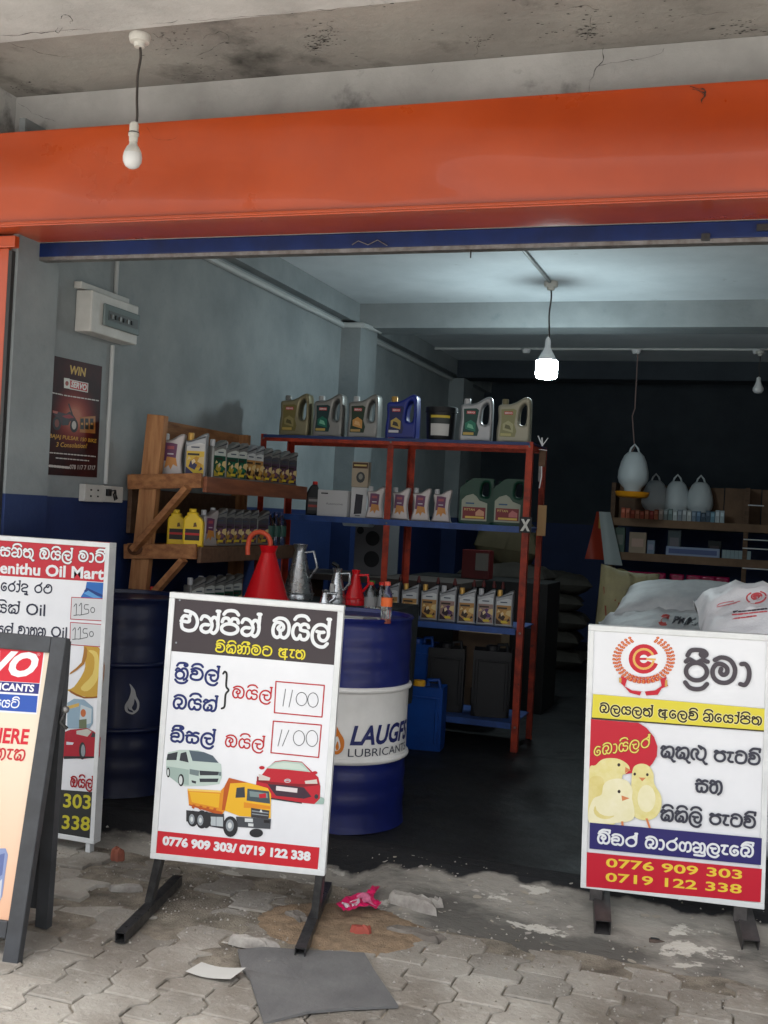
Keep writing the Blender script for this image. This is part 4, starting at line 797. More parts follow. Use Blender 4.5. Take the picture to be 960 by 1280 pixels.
def jug(key, body, cap, l1, l2, l3, accent):
    out = [(-.088,0),(.088,0),(.095,.01),(.096,.12),(.094,.22),(.088,.262),(.07,.272),(.045,.262),(.01,.24),(-.03,.226),(-.082,.222),(-.094,.2),(-.09,.14),(-.096,.08),(-.096,.01)]
    hole = [(.03,.12),(.055,.105),(.072,.12),(.074,.2),(.064,.232),(.044,.222),(.032,.19)]
    sh = [(([(-.078,.035),(.012,.035),(.02,.07),(.006,.11),(.016,.19),(.0,.2),(-.074,.195),(-.07,.12)]), l1), ([(-.06,.075),(0,.06),(.0,.11),(-.03,.13),(-.062,.11)], l2), (R4(-.072,-.01,.04,.055), l3), ([(-.05,.085),(-.01,.075),(-.02,.1),(-.045,.108)], accent), (R4(-.055,-.005,.165,.183), P(196,60,60))]
    kind(key, [('body', slab('body', [out, hole], .11, .014, body, 3)), ('cap', capm(-.06, .225, .02, .035, cap)), ('label_print', lab('label_print', sh, -.0552)), ('lettering', txtlab('lettering', 'SERVO', -.052, -.008, .169, .01, -.0592, P(240,240,240)))])
gold_ = P(196,170,90); grn = P(20,84,70); orb = P(206,140,50); prp = P(96,60,110); tan = P(190,170,130)
jug('jug_olive', bgold, bgreydk, P(120,110,60), P(150,140,90), gold_, P(90,84,50))
jug('jug_green', bgreydk, capgrey, P(26,60,62), P(20,110,90), gold_, P(120,190,160))
jug('jug_orange', bgreydk, capgrey, P(36,58,40), P(206,150,80), P(180,150,90), P(226,180,120))
jug('jug_blue', bblue, capgold, P(30,40,90), gold_, P(206,206,216), P(60,54,50))
jug('jug_silver', bgrey, capgrey, P(24,70,64), P(30,120,96), gold_, P(120,190,160))
jug('jug_khaki', mat('khaki_plastic', (.27,.26,.2), .4, .2), bgold, P(140,140,100), P(170,170,130), P(180,176,120), P(110,110,80))
def litre(key, body, cap, l0, l1, l2, l3):
    out = [(-.046,0),(.048,0),(.052,.006),(.052,.2),(.048,.212),(.028,.205),(.0,.188),(-.024,.176),(-.046,.172),(-.052,.16),(-.052,.006)]
    sh = [([(-.042,.015),(.043,.015),(.043,.13),(-.042,.13)], l1), ([(-.042,.125),(.043,.125),(.043,.16),(.02,.165),(-.01,.158),(-.042,.145)], l0), ([(-.02,.04),(.03,.05),(.036,.09),(.005,.1),(-.025,.075)], l2), (R4(-.012,.026,.022,.036), P(226,200,60)), ([(-.03,.05),(.0,.035),(.012,.06),(-.02,.08)], l3), (R4(-.036,.02,.104,.114), P(60,50,40)), ([(-.042,.015),(.0,.015),(-.02,.032),(-.042,.05)], l3), ([(.012,.075),(.043,.06),(.043,.1),(.02,.095)], P(226,200,140)), ([(-.038,.08),(-.018,.088),(-.03,.1)], P(226,200,140)), ([(.02,.03),(.04,.04),(.03,.052)], l3), ([(-.012,.06),(.004,.075),(-.004,.088),(-.016,.078)], P(236,214,170)), ([(.046,.198),(.0,.18),(-.035,.168),(-.035,.165),(.0,.176),(.046,.19)], P(70,74,80)), (R4(-.02,.02,.14,.146), P(70,80,100))]
    kind(key, [('body', slab('body', [out], .06, .01, body, 2)), ('cap', capm(-.03, .178, .015, .034, cap)), ('label_print', lab('label_print', sh, -.0302))])
pal = P(206,210,210)
litre('litre_gold', bgrey, capgold, pal, P(180,134,74), P(206,160,84), P(60,42,30)); litre('litre_purple', bgrey, capgrey, pal, P(160,130,120), P(90,56,110), P(50,34,46)); litre('litre_green', bgreydk, capgrey, P(200,206,200), P(20,78,60), P(30,110,80), P(180,160,60))
litre('litre_dark', bgreydk, capgrey, P(80,80,84), P(80,60,80), P(120,80,100), P(180,140,60)); litre('litre_shell', bgrey, capgold, P(206,206,204), P(226,190,70), P(200,150,40), P(60,60,100))
def curvy(key, body, cap, l1, l2, l3):
    out = [(-.052,0),(.052,0),(.056,.01),(.046,.07),(.048,.12),(.058,.17),(.06,.192),(.05,.2),(.028,.192),(.0,.172),(-.02,.168),(-.046,.168),(-.052,.155),(-.044,.11),(-.046,.06),(-.056,.01)]
    sh = [([(-.034,.07),(.02,.07),(.026,.15),(.0,.155),(-.03,.155)], l1), ([(-.03,.035),(-.01,.05),(0,.03),(.01,.055),(.03,.045),(.022,.085),(-.02,.09)], l2), (R4(-.02,.012,.125,.14), l3), (R4(-.018,.01,.1,.106), P(200,190,200))]
    kind(key, [('body', slab('body', [out], .055, .01, body, 2)), ('cap', capm(-.032, .168, .015, .03, cap)), ('label_print', lab('label_print', sh, -.0277))])
curvy('curvy', mat('warm_silver_plastic', (.36,.33,.32), .4, .3), capgrey, P(110,60,96), P(206,140,70), P(170,80,90))
def greenjug(key, l2):
    out = [(-.088,0),(.088,0),(.094,.01),(.096,.2),(.09,.25),(.07,.268),(.03,.27),(-.01,.26),(-.045,.235),(-.085,.2),(-.096,.16),(-.096,.01)]
    hole = [(.03,.175),(.062,.165),(.07,.18),(.07,.235),(.058,.248),(.036,.24),(.03,.215)]
    sh = [([(-.084,.02),(.066,.02),(.066,.125),(.02,.14),(0,.165),(-.02,.178),(-.06,.165),(-.084,.14)], P(150,156,140)), (R4(-.076,.058,.03,.1), P(120,24,34)), (R4(-.06,.05,.034,.046), P(214,180,80)), ([(0,.05),(.05,.05),(.05,.075),(.02,.09),(.0,.07)], l2), (R4(-.06,-.01,.118,.126), P(40,80,120))]
    kind(key, [('body', slab('body', [out, hole], .12, .016, bgreen, 3)), ('cap', capm(-.05, .222, .022, .035, bgreen)), ('label_print', lab('label_print', sh, -.0602)), ('lettering', txtlab('lettering', 'PITTAN' if key == 'gj1' else 'PITTAN', -.066, -.006, .078, .014, -.0635, P(230,200,120), 0))])
greenjug('gj1', P(206,150,120)); greenjug('gj2', P(190,110,110))
# yellow flask
kind('yellow', [('body', slab('body', [[(-.045,0),(.045,0),(.048,.01),(.048,.12),(.02,.15),(.016,.165),(-.03,.165),(-.032,.15),(-.048,.13),(-.048,.01)]], .06, .01, byellow, 2)), ('cap', capm(-.008, .163, .018, .02, byellow)), ('label_print', lab('label_print', [(R4(-.036,.034,.03,.085), P(50,40,36)), (R4(-.036,.034,.055,.066), P(190,40,40)), ([(.002,.095),(.02,.098),(.014,.118),(.004,.115)], P(120,90,40))], -.0302))])
# top row of the red rack
def ordn(k): return ['first','second','third','fourth','fifth','sixth','seventh','eighth','ninth','tenth','eleventh','twelfth','thirteenth','fourteenth','fifteenth','sixteenth','seventeenth','eighteenth','nineteenth','twentieth'][k]
RY = 6.42
def rx(px, z, y=RY): 
    p = on(px, 640, 'Y', y)
    for _ in range(5):     # follow the roll: find X on the given height
        q = Vector((p.x, y, z))-CAM; yy = 640-F*q.dot(up)/q.dot(fw); p = on(px, yy, 'Y', y)
    return p.x
# ------------------------------------------------------------------ red rack
rk = empty('shelf_rack', (-2.1, 6.5, ZF)); tag(rk, 'tall orange steel rack with blue shelves full of oil containers', 'rack')
mw = rk.matrix_world.copy(); bpy.context.view_layer.update(); RI = Matrix.Translation(-Vector((-2.1, 6.5, ZF)))
Z = lambda z: z
for x in (-2.93, -2.1, -1.265):
    for y in (6.28, 6.72):
        sgn = 1 if y < 6.5 else -1
        mb = MB(); mb.box(x-.019, x+.019, y-.002, y+.002, ZF, 1.875); mb.box(x+(.017 if x > -2 else -.019), x+(.019 if x > -2 else -.017), y+.0021*sgn, y+.036*sgn, ZF, 1.872)
        mb.build('post', rackred, rk, mw=RI)
for z0, xa, xb in ((1.868,-2.95,-1.245), (1.385,-2.92,-1.27), (.80,-2.1,-1.27), (.262,-2.1,-1.27)):
    MB().box(xa, xb, 6.283, 6.717, z0-.004, z0+.002).build('shelf', rackblue if z0 < 1.8 else mat('rack_top_blue', lin((40,58,100)), .5), rk, mw=RI)
    if z0 > 1.8:
        MB().box(xa+.02, xb-.02, 6.272, 6.2775, z0-.014, z0+.004).build('shelf_lip', MATS['rack_top_blue'], rk, mw=RI); MB().box(xa+.02, xb-.02, 6.274, 6.2775, z0-.036, z0-.0145).build('front_rail', rackred, rk, mw=RI)
    else: MB().box(xa+.02, xb-.02, 6.274, 6.2775, z0-.032, z0+.003).build('shelf_lip', rackblue, rk, mw=RI)
    for bx_ in ([-2.93] if z0 > 1.3 else [])+[-2.1, -1.265]: MB().lathe([(.007,0),(.007,.004),(0,.005)], 6, T=Matrix.Translation((bx_, 6.2775, z0-.02)) @ Matrix.Rotation(PI/2, 4, 'X')).build('bolt', steelgrey, rk, mw=RI)
    MB().box(xa+.02, xb-.02, 6.7225, 6.726, z0-.03, z0+.003).build('shelf_lip', rackred if z0 > 1.8 else rackblue, rk, mw=RI)
MB().box(-1.285, -1.262, 6.30, 6.70, 1.835, 1.862).build('end_rail', rackred, rk, mw=RI)
# sticker with X and wooden piece
st = empty('number_plate', (-1.262, 6.262, 1.40)); tag(st, 'small black plate with a white X on the right rack post', 'plate')
MB().box(-.035, .035, 0, .006, -.045, .045).build('plate', bblack, st)
v, f = text_mesh('X', .06); me = bpy.data.meshes.new('lettering'); k = .055/(v[:,0].max()-v[:,0].min()); me.from_pydata([((p[0]-v[:,0].mean())*k, -.0015, (p[1]-.36)*.085) for p in v], [], f); matlist(me, P(220,220,214)); me.update(); link('lettering', me, st)
o = MB().box(-.025, .025, 0, .012, -.09, .09).build('wooden_tag', mat('tag_wood', (.36,.22,.1), .6)); o.location = (-1.215, 6.5, 1.43); tag(o, 'small plywood piece stuck behind the X plate on the rack', 'wood piece')
ky = empty('key_bunch', (-1.24, 6.55, 1.72)); tag(ky, 'bunch of keys and a white strap hanging at the top right of the rack', 'keys')
MB().box(-.02, .02, 0, .01, .03, .13).build('wooden_fob', wooddark, ky)
MB().tube([(0,-.01,.03),(.005,-.02,-.03),(-.005,-.02,-.1)], .004, 6).build('strap', whitepl, ky); MB().box(-.014, -.002, -.02, -.016, -.06, .03).build('key', steelgrey, ky); [MB().bar(a_, b_, .009, .004).build('ribbon', whitepl, ky) for a_, b_ in (((-.03,-.01,.21),(0,-.02,.15)),((.03,-.01,.2),(.002,-.02,.155)),((-.02,-.02,.13),(.03,-.02,.125)),((0,-.02,.15),(-.005,-.02,.2)))]
gtop = 'jugs on the top of the orange rack'
for px, k, cl, pos in ((370,'jug_olive','olive gold','leftmost'), (412,'jug_green','dark grey jug with teal','second from left, a'), (456,'jug_orange','grey jug with green and orange','third from left, a'), (504,'jug_blue','blue','just left of the black pail'), (596,'jug_silver','silver grey jug with green label,','just right of the black pail'), (643,'jug_khaki','khaki','rightmost')):
    x = rx(px, 1.98)
    L = {'jug_olive':'olive gold oil jug, leftmost on top of the orange rack','jug_green':'grey oil jug with teal label, second on top of the rack','jug_orange':'grey oil jug with green and orange label on top of the rack','jug_blue':'blue oil jug with gold label and gold cap on top of the rack','jug_silver':'silver oil jug with green label just right of the black pail','jug_khaki':'khaki oil jug at the right end of the rack top'}[k]
    put(k, 'oil_jug', (x, RY, 1.871), random.uniform(-.06, .1)+.05, L, 'oil jug', gtop, 1.0)
pl = empty('grease_pail', (rx(551, 1.95), RY, 1.871), .3); tag(pl, 'round black pail with yellow and white label on the rack top', 'pail')
MB().lathe([(0,0),(.078,0),(.082,.01),(.092,.17),(.096,.172),(.096,.2),(.09,.205),(0,.208)], 32).build('body', bblack, pl, sm=40)
mb = MB()
for z0, z1, mi in ((.03,.1,0),(.1,.135,1),(.135,.15,2)):
    vs, fs = grid(lambda a, b: ((.0845+.01*(z0+(z1-z0)*b)/.17+.0008)*math.cos(-PI*.5-.75+1.3*a), (.0845+.01*(z0+(z1-z0)*b)/.17+.0008)*math.sin(-PI*.5-.75+1.3*a), z0+(z1-z0)*b), 14, 1); mb.add(vs, fs, mi)
mb.build('label_print', [P(206,206,204), P(50,60,60), P(214,190,60)], pl, sm=50)
mb = MB(); mb.tube([(.097*math.cos(t), .097*math.sin(t)*.4+.02, .18+.02*math.sin(t)) for t in np.linspace(-.2, PI+.2, 14)], .003, 6); mb.build('bail_handle', steelgrey, pl, sm=50)
# second shelf
Z2s = 1.388
for k, px in enumerate((471.5, 502, 528, 553.5)): put('curvy', 'oil_bottle', (rx(px, 1.48), 6.4, Z2s), random.uniform(-.05, .15)+.2, '%s silver curvy bottle with purple label from left on the middle shelf' % ordn(k), 'oil bottle', 'purple labelled bottles on the middle shelf')
put('gj1', 'oil_jug', (rx(597, 1.5), 6.4, Z2s), .15, 'green oil jug with gold edged label, left of the pair', 'oil jug', 'green jugs on the middle shelf'); put('gj2', 'oil_jug', (rx(638, 1.5), 6.4, Z2s), .15, 'green oil jug with white and red label, right of the pair', 'oil jug', 'green jugs on the middle shelf')
bx = empty('dark_bottle', (rx(392, 1.47), 6.42, Z2s), .3); tag(bx, 'black engine oil bottle with red cap, left end of the middle shelf', 'oil bottle')
link('body', slab('body', [[(-.042,0),(.042,0),(.045,.01),(.045,.12),(.03,.155),(.018,.19),(-.01,.19),(-.03,.165),(-.045,.12),(-.045,.01)]], .06, .01, bblack, 2), bx); link('cap', capm(.004, .188, .016, .022, capred), bx); link('label_print', lab('label_print', [(R4(-.032,.034,.03,.11), P(70,66,66)), (R4(-.03,.03,.05,.065), P(170,60,50)), (R4(-.028,.028,.085,.1), P(150,150,150))], -.0302), bx)
x = rx(419.5, 1.46); cb = empty('white_carton', (x, 6.42, Z2s)); tag(cb, 'plain white cardboard carton lying on the middle shelf', 'carton')
MB().box(-.098, .098, -.06, .1, 0, .16).build('box', mat('white_card', (.5,.5,.5), .7), cb, bevel=.002); link('print', txtlab('print', 'Automotive', -.04, .07, .07, .014, -.0615, P(120,120,124), 0), cb); link('print', lab('print', [(R4(-.075,-.03,.135,.143), P(60,60,64))], -.0605), cb)
x = rx(449, 1.46); cb = empty('tall_carton', (x, 6.43, Z2s), .08); tag(cb, 'upright carton with black speaker picture on the middle shelf', 'carton')
MB().box(-.05, .05, -.03, .03, 0, .185).build('box', mat('white_card', (.5,.5,.5), .7), cb, bevel=.0015); link('print', lab('print', [([(-.028,.02),(.02,.025),(.026,.14),(-.02,.145)], P(40,40,50)), (R4(-.02,.012,.01,.016), P(90,90,90))], -.0305), cb)
cb = empty('upper_carton', (x, 6.43, Z2s+.187), .06); tag(cb, 'small tan carton with engine picture standing on the tall carton', 'carton')
MB().box(-.052, .052, -.03, .03, 0, .155).build('box', mat('tan_card', (.36,.3,.22), .7), cb, bevel=.0015); link('print', lab('print', [(R4(-.048,.048,.115,.15), P(80,50,34)), (ell(.005,.06,.028,.034,12), P(70,74,76)), (ell(.005,.064,.014,.018,12), P(150,150,140)), (R4(-.04,.04,.128,.138), P(214,190,120))], -.0305), cb)
# third shelf : seven litre bottles (gold / purple)
for k, (px, kd) in enumerate(((494,'litre_gold'),(517,'litre_gold'),(540.6,'litre_gold'),(563.8,'litre_purple'),(587.5,'litre_gold'),(610.7,'litre_purple'),(633.2,'litre_gold'))):
    put(kd, 'oil_bottle', (rx(px, .92), 6.36, .803), .12+random.uniform(-.04, .04), '%s from left in the row of silver litre bottles, %s label' % (ordn(k), 'gold' if kd == 'litre_gold' else 'purple'), 'oil bottle', 'silver litre bottles on the lower rack shelf', 1.0)
for k, px in enumerate((500, 523, 547, 568, 592, 604, 617, 628)):
    o = empty('dark_flask', (rx(px, .95, 6.6), 6.6, .803), 0); tag(o, '%s dark flask with red nozzle behind the silver litre bottles' % ordn(k), 'flask', 'dark flasks behind the silver bottles')
    MB().lathe([(0,0),(.028,0),(.03,.01),(.03,.16),(.012,.2),(.011,.21)], 14).build('body', bblack, o, sm=50); MB().lathe([(.012,.205),(.013,.215),(.005,.245),(.0,.245)], 10).build('nozzle', P(96,34,32), o, sm=50)
# jerry cans
def jerry(x, y, z, rz, body, cap, label, w=.3, d=.22, h=.4, grp='plastic jerry cans'):
    r = empty('jerry_can', (x, y, z), rz); tag(r, label, 'jerry can', grp)
    o = [(-w/2+.012,0),(w/2-.012,0),(w/2,.015),(w/2,h-.03),(w/2-.02,h-.01),(w*.15,h+.004),(-w/2+.02,h),(-w/2,h-.03),(-w/2,.015)]
    link('body', slab('body', [o], d, .028, body, 3), r)
    for sx in (-1, 1): 
        MB().bar((sx*w*.40, -d/2-.002, .04), (sx*w*.40, -d/2-.002, h-.05), .02, .012, upv=(0,1,0)).build('rib', body, r, bevel=.004)
    MB().bar((-w*.40, -d/2-.002, h-.05), (w*.40, -d/2-.002, h-.055), .014, .012).build('rib', body, r, bevel=.004)
    MB().lathe([(.03,h-.02),(.03,h+.006),(.036,h+.008),(.036,h+.034),(.03,h+.038),(0,h+.038)], 20, T=Matrix.Translation((-w*.02,-d*.28,0))).build('cap', cap, r, sm=40)
    MB().tube([(w*.14,-.0,h-.01),(w*.14,.0,h+.035),(w*.36,.0,h+.04),(w*.4,.0,h-.01)], .012, 8).build('handle', body, r, sm=60)
    return r
jerry(-1.785, 6.12, ZF, .12, jblue, mat('yellow_cap', lin((226,168,40)), .4), 'blue jerry can with yellow cap on the floor beside the drum', .275, .17, .35)
jerry(-1.92, 6.5, .265, .1, jblue, jblue, 'dull blue jerry can behind the yellow capped one', .2, .2, .38)
jerry(rx(554, .5, 6.42), 6.5, .265, .2, bblack, bblack, 'black jerry can in the middle of the bottom rack shelf', .215, .2, .37)
jerry(rx(612, .5, 6.42), 6.48, .265, .2, bblack, bblack, 'black jerry can at the right end of the bottom rack shelf', .22, .2, .38)
# ------------------------------------------------------------------ wooden wall shelf
ws = empty('wooden_shelf', (-2.86, 5.6, ZF)); tag(ws, 'rough pine shelf unit on the left wall with angled braces', 'shelf')
WI = Matrix.Translation(-Vector((-2.86, 5.6, ZF)))
def wp(name, mb, m=woodm, bv=.003): mb.build(name, m, ws, mw=WI, bevel=bv)
wp('post', MB().bar((-3.035, 4.99, ZF), (-2.925, 4.99, 1.86), .1, .045, upv=(0,1,0)), woodz)
wp('post', MB().bar((-3.06, 6.24, ZF), (-3.06, 6.24, 1.86), .1, .045, upv=(0,1,0)), woodz)
wp('back_board', MB().box(-3.095, -3.07, 5.27, 6.38, 1.74, 1.86)); wp('back_board', MB().box(-3.095, -3.07, 5.02, 6.3, 1.25, 1.48), wooddark)
for z0, xf in ((1.525, -2.64), (1.17, -2.65), (.80, -2.66)):
    wp('end_board', MB().bar((-3.06, 4.962, z0-.012), (xf, 4.962, z0+.012), .022, .075, upv=(0,0,1)), woodm)
    wp('shelf_plank', MB().box(-3.06, -2.86, 4.98, 6.28, z0+.012, z0+.03)); wp('shelf_plank', MB().box(-2.852, xf, 4.98, 6.28, z0+.012, z0+.03))
    wp('front_board', MB().box(xf-.002, xf+.02, 4.975, 6.28, z0-.045, z0+.034), wooddark if z0 < 1.5 else mat('reddish_wood', (.24,.085,.04), .65, c2=(.16,.055,.028), sc=5, stretch=(1,.8,6)))
for z0 in (1.5, 1.14):
    wp('brace', MB().bar((-2.70, 4.93, z0), (-2.99, 4.93, z0-.33), .03, .055, upv=(0,1,0)), woodm)
MB().lathe([(0,0),(.03,0),(.032,.004),(.02,.008),(0,.009)], 14, sx=1.4, T=Matrix.Translation((-2.99+2.86, 4.949-5.6, 1.175-ZF)) @ Matrix.Rotation(PI/2, 4, 'X')).build('knot', mat('wood_knot', (.09,.035,.015), .7), ws, sm=60)
def yw(px, z, X=-2.8):
    y = on(px, 640, 'X', X).y
    for _ in range(6):
        q = Vector((X, y, z))-CAM; yy = 640-F*q.dot(up)/q.dot(fw); y = on(px, yy, 'X', X).y
    return y
gw = 'bottles on the pine wall shelf'
put('curvy', 'oil_bottle', (-2.9, yw(212, 1.65, -2.9)+.03, 1.556), .35, 'silver bottle with purple label, nearest on the pine top shelf', 'oil bottle', gw, 1.12); put('litre_shell', 'oil_bottle', (-2.78, yw(243, 1.65, -2.78)+.03, 1.556), .35, 'silver bottle with yellow label and tan cap on the pine top shelf', 'oil bottle', gw, 1.08)
kinds = ['litre_green','litre_green','litre_green','litre_gold','litre_gold','litre_dark','litre_dark','litre_dark','litre_dark']
for k, px in enumerate((271, 286, 298, 308, 318, 328, 339, 349, 359)):
    put(kinds[k], 'oil_bottle', (-2.72, yw(px, 1.65, -2.72), 1.556), 1.2, '%s of the narrow side-on bottles on the pine top shelf, %s label' % (ordn(k), {'litre_green':'green','litre_gold':'gold','litre_dark':'dull purple'}[kinds[k]]), 'oil bottle', gw, .98)
put('yellow', 'oil_flask', (-2.86, yw(222, 1.27, -2.86), 1.201), .4, 'yellow oil flask, left one behind the pine brace', 'oil flask', 'yellow flasks on the pine middle shelf'); put('yellow', 'oil_flask', (-2.74, yw(243, 1.27, -2.74)-.01, 1.201), .4, 'yellow oil flask, right one of the pair on pine shelf', 'oil flask', 'yellow flasks on the pine middle shelf', 1.06)
for k, px in enumerate((258, 268, 279, 289, 299, 309, 321)):
    put('litre_dark' if k else 'curvy', 'oil_bottle', (-2.74, yw(px, 1.3, -2.74)+.02, 1.201), 1.15, '%s dull silver bottle from left behind the red funnel hose' % ordn(k), 'oil bottle', 'dull silver bottles on the pine middle shelf', .95)
for k, px in enumerate((336, 344, 351)):
    o = empty('clear_bottle', (-2.72, yw(px, 1.3, -2.72), 1.201)); tag(o, '%s clear plastic bottle at the far end of the pine middle shelf' % ordn(k), 'bottle', 'clear bottles on the pine shelf')
    MB().lathe([(0,0),(.03,0),(.033,.01),(.033,.13),(.012,.17),(.012,.185)], 16).build('body', clear, o, sm=50); MB().lathe([(.0335,.05),(.0338,.052),(.0338,.11),(.0335,.112)], 16).build('label_band', P(60,100,90), o, sm=50); MB().lathe([(.014,.18),(.014,.195),(0,.196)], 12).build('cap', P(60,70,120), o, sm=50)
for k, px in enumerate((242.5, 256, 267, 278.5, 290)):
    put('litre_green', 'oil_bottle', (-2.74, yw(px, .95, -2.74), .831), 1.15, '%s silver bottle from left on the lowest pine shelf' % ordn(k), 'oil bottle', 'silver bottles on the lowest pine shelf', 1.0)
o = empty('spray_bottle', (-2.90, 5.02, .831), .3); tag(o, 'red and white spray bottle beside the pine post', 'spray bottle')
link('body', slab('body', [[(-.03,0),(.03,0),(.033,.01),(.033,.08),(.012,.12),(-.012,.12),(-.033,.08),(-.033,.01)]], .045, .01, P(190,200,210), 2), o); MB().lathe([(.034,.05),(.034,.08)], 12, sy=.7).build('label_band', capred, o); MB().box(-.03, .02, -.012, .012, .12, .155).build('trigger_head', capred, o, bevel=.005)
# ------------------------------------------------------------------ counter with funnels
tb = empty('counter_table', (-2.1, 5.45, ZF)); tag(tb, 'dark cloth covered counter table carrying tin funnels behind the price sign', 'table')
tbm = mat('dark_cloth', (.02,.026,.03), .8, c2=(.03,.036,.04), sc=6)
MB().box(-.5, .34, -.42, .45, .80, .83).build('tabletop', tbm, tb, bevel=.004)
vs, fs = grid(lambda a, b: (-.5+.84*a, -.425-.012*math.sin(a*40)*(1-b)-.01, .3+.52*b), 60, 6); MB().add(vs, fs).build('cloth_front', tbm, tb, sm=60)
vs, fs = grid(lambda a, b: (.345+.012*math.sin(a*30)*(1-b), -.42+.86*a, .3+.52*b), 40, 6); MB().add(vs, fs).build('cloth_side', tbm, tb, sm=60)
for sx in (-1, 1):
    for sy in (-1, 1): MB().box(-.08+sx*.38-.02, -.08+sx*.38+.02, sy*.38-.02, sy*.38+.02, 0, .8).build('leg', wooddark, tb)
ZT = ZF+.83
def funnel(px, y, h, rb, rt_, m, label, handle=True, lip=.0, name='measuring_jug', grp='tin measuring jugs on the counter', cy=None):
    x = rx(px, ZT+h/2, y); r = empty(name, (x, y, ZT)); tag(r, label, 'jug' if name == 'measuring_jug' else 'funnel', grp)
    MB().lathe([(0,.002),(rb,.0),(rb,.03),(rb*.97,.035),(rt_*1.05,h*.86),(rt_,h*.88),(rt_*1.35,h),(rt_*1.3,h),(rt_*.95,h*.88)], 28).build('cone', m, r, sm=35)
    MB().lathe([(rb,.028),(rb+.004,.03),(rb+.004,.036),(rb-.002,.038)], 28).build('base_ring', m, r, sm=60)
    if handle: MB().tube([(rt_*.9, 0, h*.85), (rt_+.05, 0, h*.88), (rb+.02, 0, h*.6), (rb*.78, 0, h*.4)], .008, 8).build('handle', m, r, sm=60)
    return r, x
fr, fx = funnel(334, 5.12, .30, .115, .036, redenamel, 'large red enamel funnel jug with curved orange hose above the price sign', False, name='red_funnel', grp='red funnels')
mb = MB(); pts = []
for t in np.linspace(0, 1, 16):
    a = PI*(1-t*1.0); pts.append((.07*math.cos(PI-a)*-1-.05, -.01, .30+.075*math.sin(a)))
pts = [(.01,-.0,.25),(.008,0,.29)]+[(.01-.06+.06*math.cos(a), -.004, .31+.055*math.sin(a)) for a in np.linspace(0, PI, 14)]+[(-.112,-.008,.28),(-.108,-.01,.245)]
MB().tube(pts, .0125, 12).build('hose', P(226,92,60), fr, sm=60)
MB().lathe([(.034,.26),(.046,.30),(.04,.30),(.03,.262)], 24).build('collar', redenamel, fr, sm=60)
funnel(374, 5.62, .30, .085, .03, galv, 'tall galvanised tin measuring jug beside the red funnel')
o, x = funnel(421, 5.5, .19, .052, .02, galv, 'middle galvanised tin jug with paper label and black spout'); MB().tube([(0,0,.17),(.0,0,.2),(-.03,0,.215)], .012, 8).build('spout', bblack, o); MB().box(-.018, .006, -.05, -.047, .06, .11).build('label_print', P(210,210,206), o)
funnel(444, 5.55, .185, .055, .018, redenamel, 'small red funnel jug next to the tin jugs', True, name='red_funnel', grp='red funnels')
funnel(406, 5.1, .10, .03, .013, galv, 'smallest tin jug just behind the top of the price sign')
for k, (px, c) in enumerate(((463, None), (472, None), (456, (60,150,60)))):
    x = rx(px, ZT+.05, 5.2); o = empty('clear_bottle', (x, 5.2+.05*k, ZT-.06 if 0 else ZT)); tag(o, ['clear plastic bottle with paper label, left one behind the drum','clear plastic bottle right beside the drink bottle','clear bottle with green top near the small red funnel'][k], 'bottle', 'clear bottles on the counter')
    MB().lathe([(0,0),(.028,0),(.03,.01),(.03,.1),(.012,.13),(.012,.14)], 16).build('body', clear, o, sm=50); MB().lathe([(.014,.135),(.014,.15),(0,.151)], 12).build('cap', P(*c) if c else capred, o, sm=50); MB().lathe([(.0305,.03),(.0307,.032),(.0307,.075),(.0305,.077)], 16).build('label_band', P(150,150,150), o, sm=50)
# computer tower, box under shelf
x = rx(462, 1.2, 7.1); pc = empty('computer_tower', (x, 7.1, 1.0)); tag(pc, 'back of a dark computer tower with two round fans under the shelf', 'computer')
MB().box(-.11, .11, 0, .3, 0, .36).build('case', mat('pc_grey', (.1,.1,.105), .5), pc, bevel=.004)
for zz_, rr in ((.25,.05), (.11,.055)): MB().lathe([(rr,0),(rr,.004),(rr*.85,.005),(rr*.3,.002),(0,.002)], 24, T=Matrix.Translation((.02,-.001,zz_)) @ Matrix.Rotation(PI/2, 4, 'X')).build('fan', bblack, pc, sm=50)
MB().lathe([(.025,0),(.025,.004),(0,.004)], 16, T=Matrix.Translation((-.07,-.001,.3)) @ Matrix.Rotation(PI/2, 4, 'X')).build('socket_ring', bblack, pc)
o = MB().box(-.5, .7, -.1, .5, -.04, 0).build('desk_top', mat('desk_dark', (.05,.04,.035), .6)); o.location = (x, 7.0, .999); tag(o, 'dark desk behind the rack carrying the computer tower', 'desk')
for sx in (-.46, .66): MB().box(sx-.02, sx+.02, 0, .4, -.9, -.04).build('leg', wooddark, o)
o = MB().box(-.09, .09, -.05, .05, -.045, 0).build('plastic_tray', mat('pale_blue_plastic', (.3,.36,.4), .4), bevel=.012); o.location = (rx(448, 1.34, 6.4), 6.4, 1.379); tag(o, 'pale blue plastic tray hung under the middle shelf', 'tray')
o = MB().box(-.15, .15, -.05, .05, 0, .003).build('paper_sheet', P(190,190,180)); o.location = (rx(463, 1.28, 6.7), 6.75, 1.362); o.rotation_euler = (0, .05, 0); tag(o, 'loose paper sheets sticking out above the computer tower', 'paper')
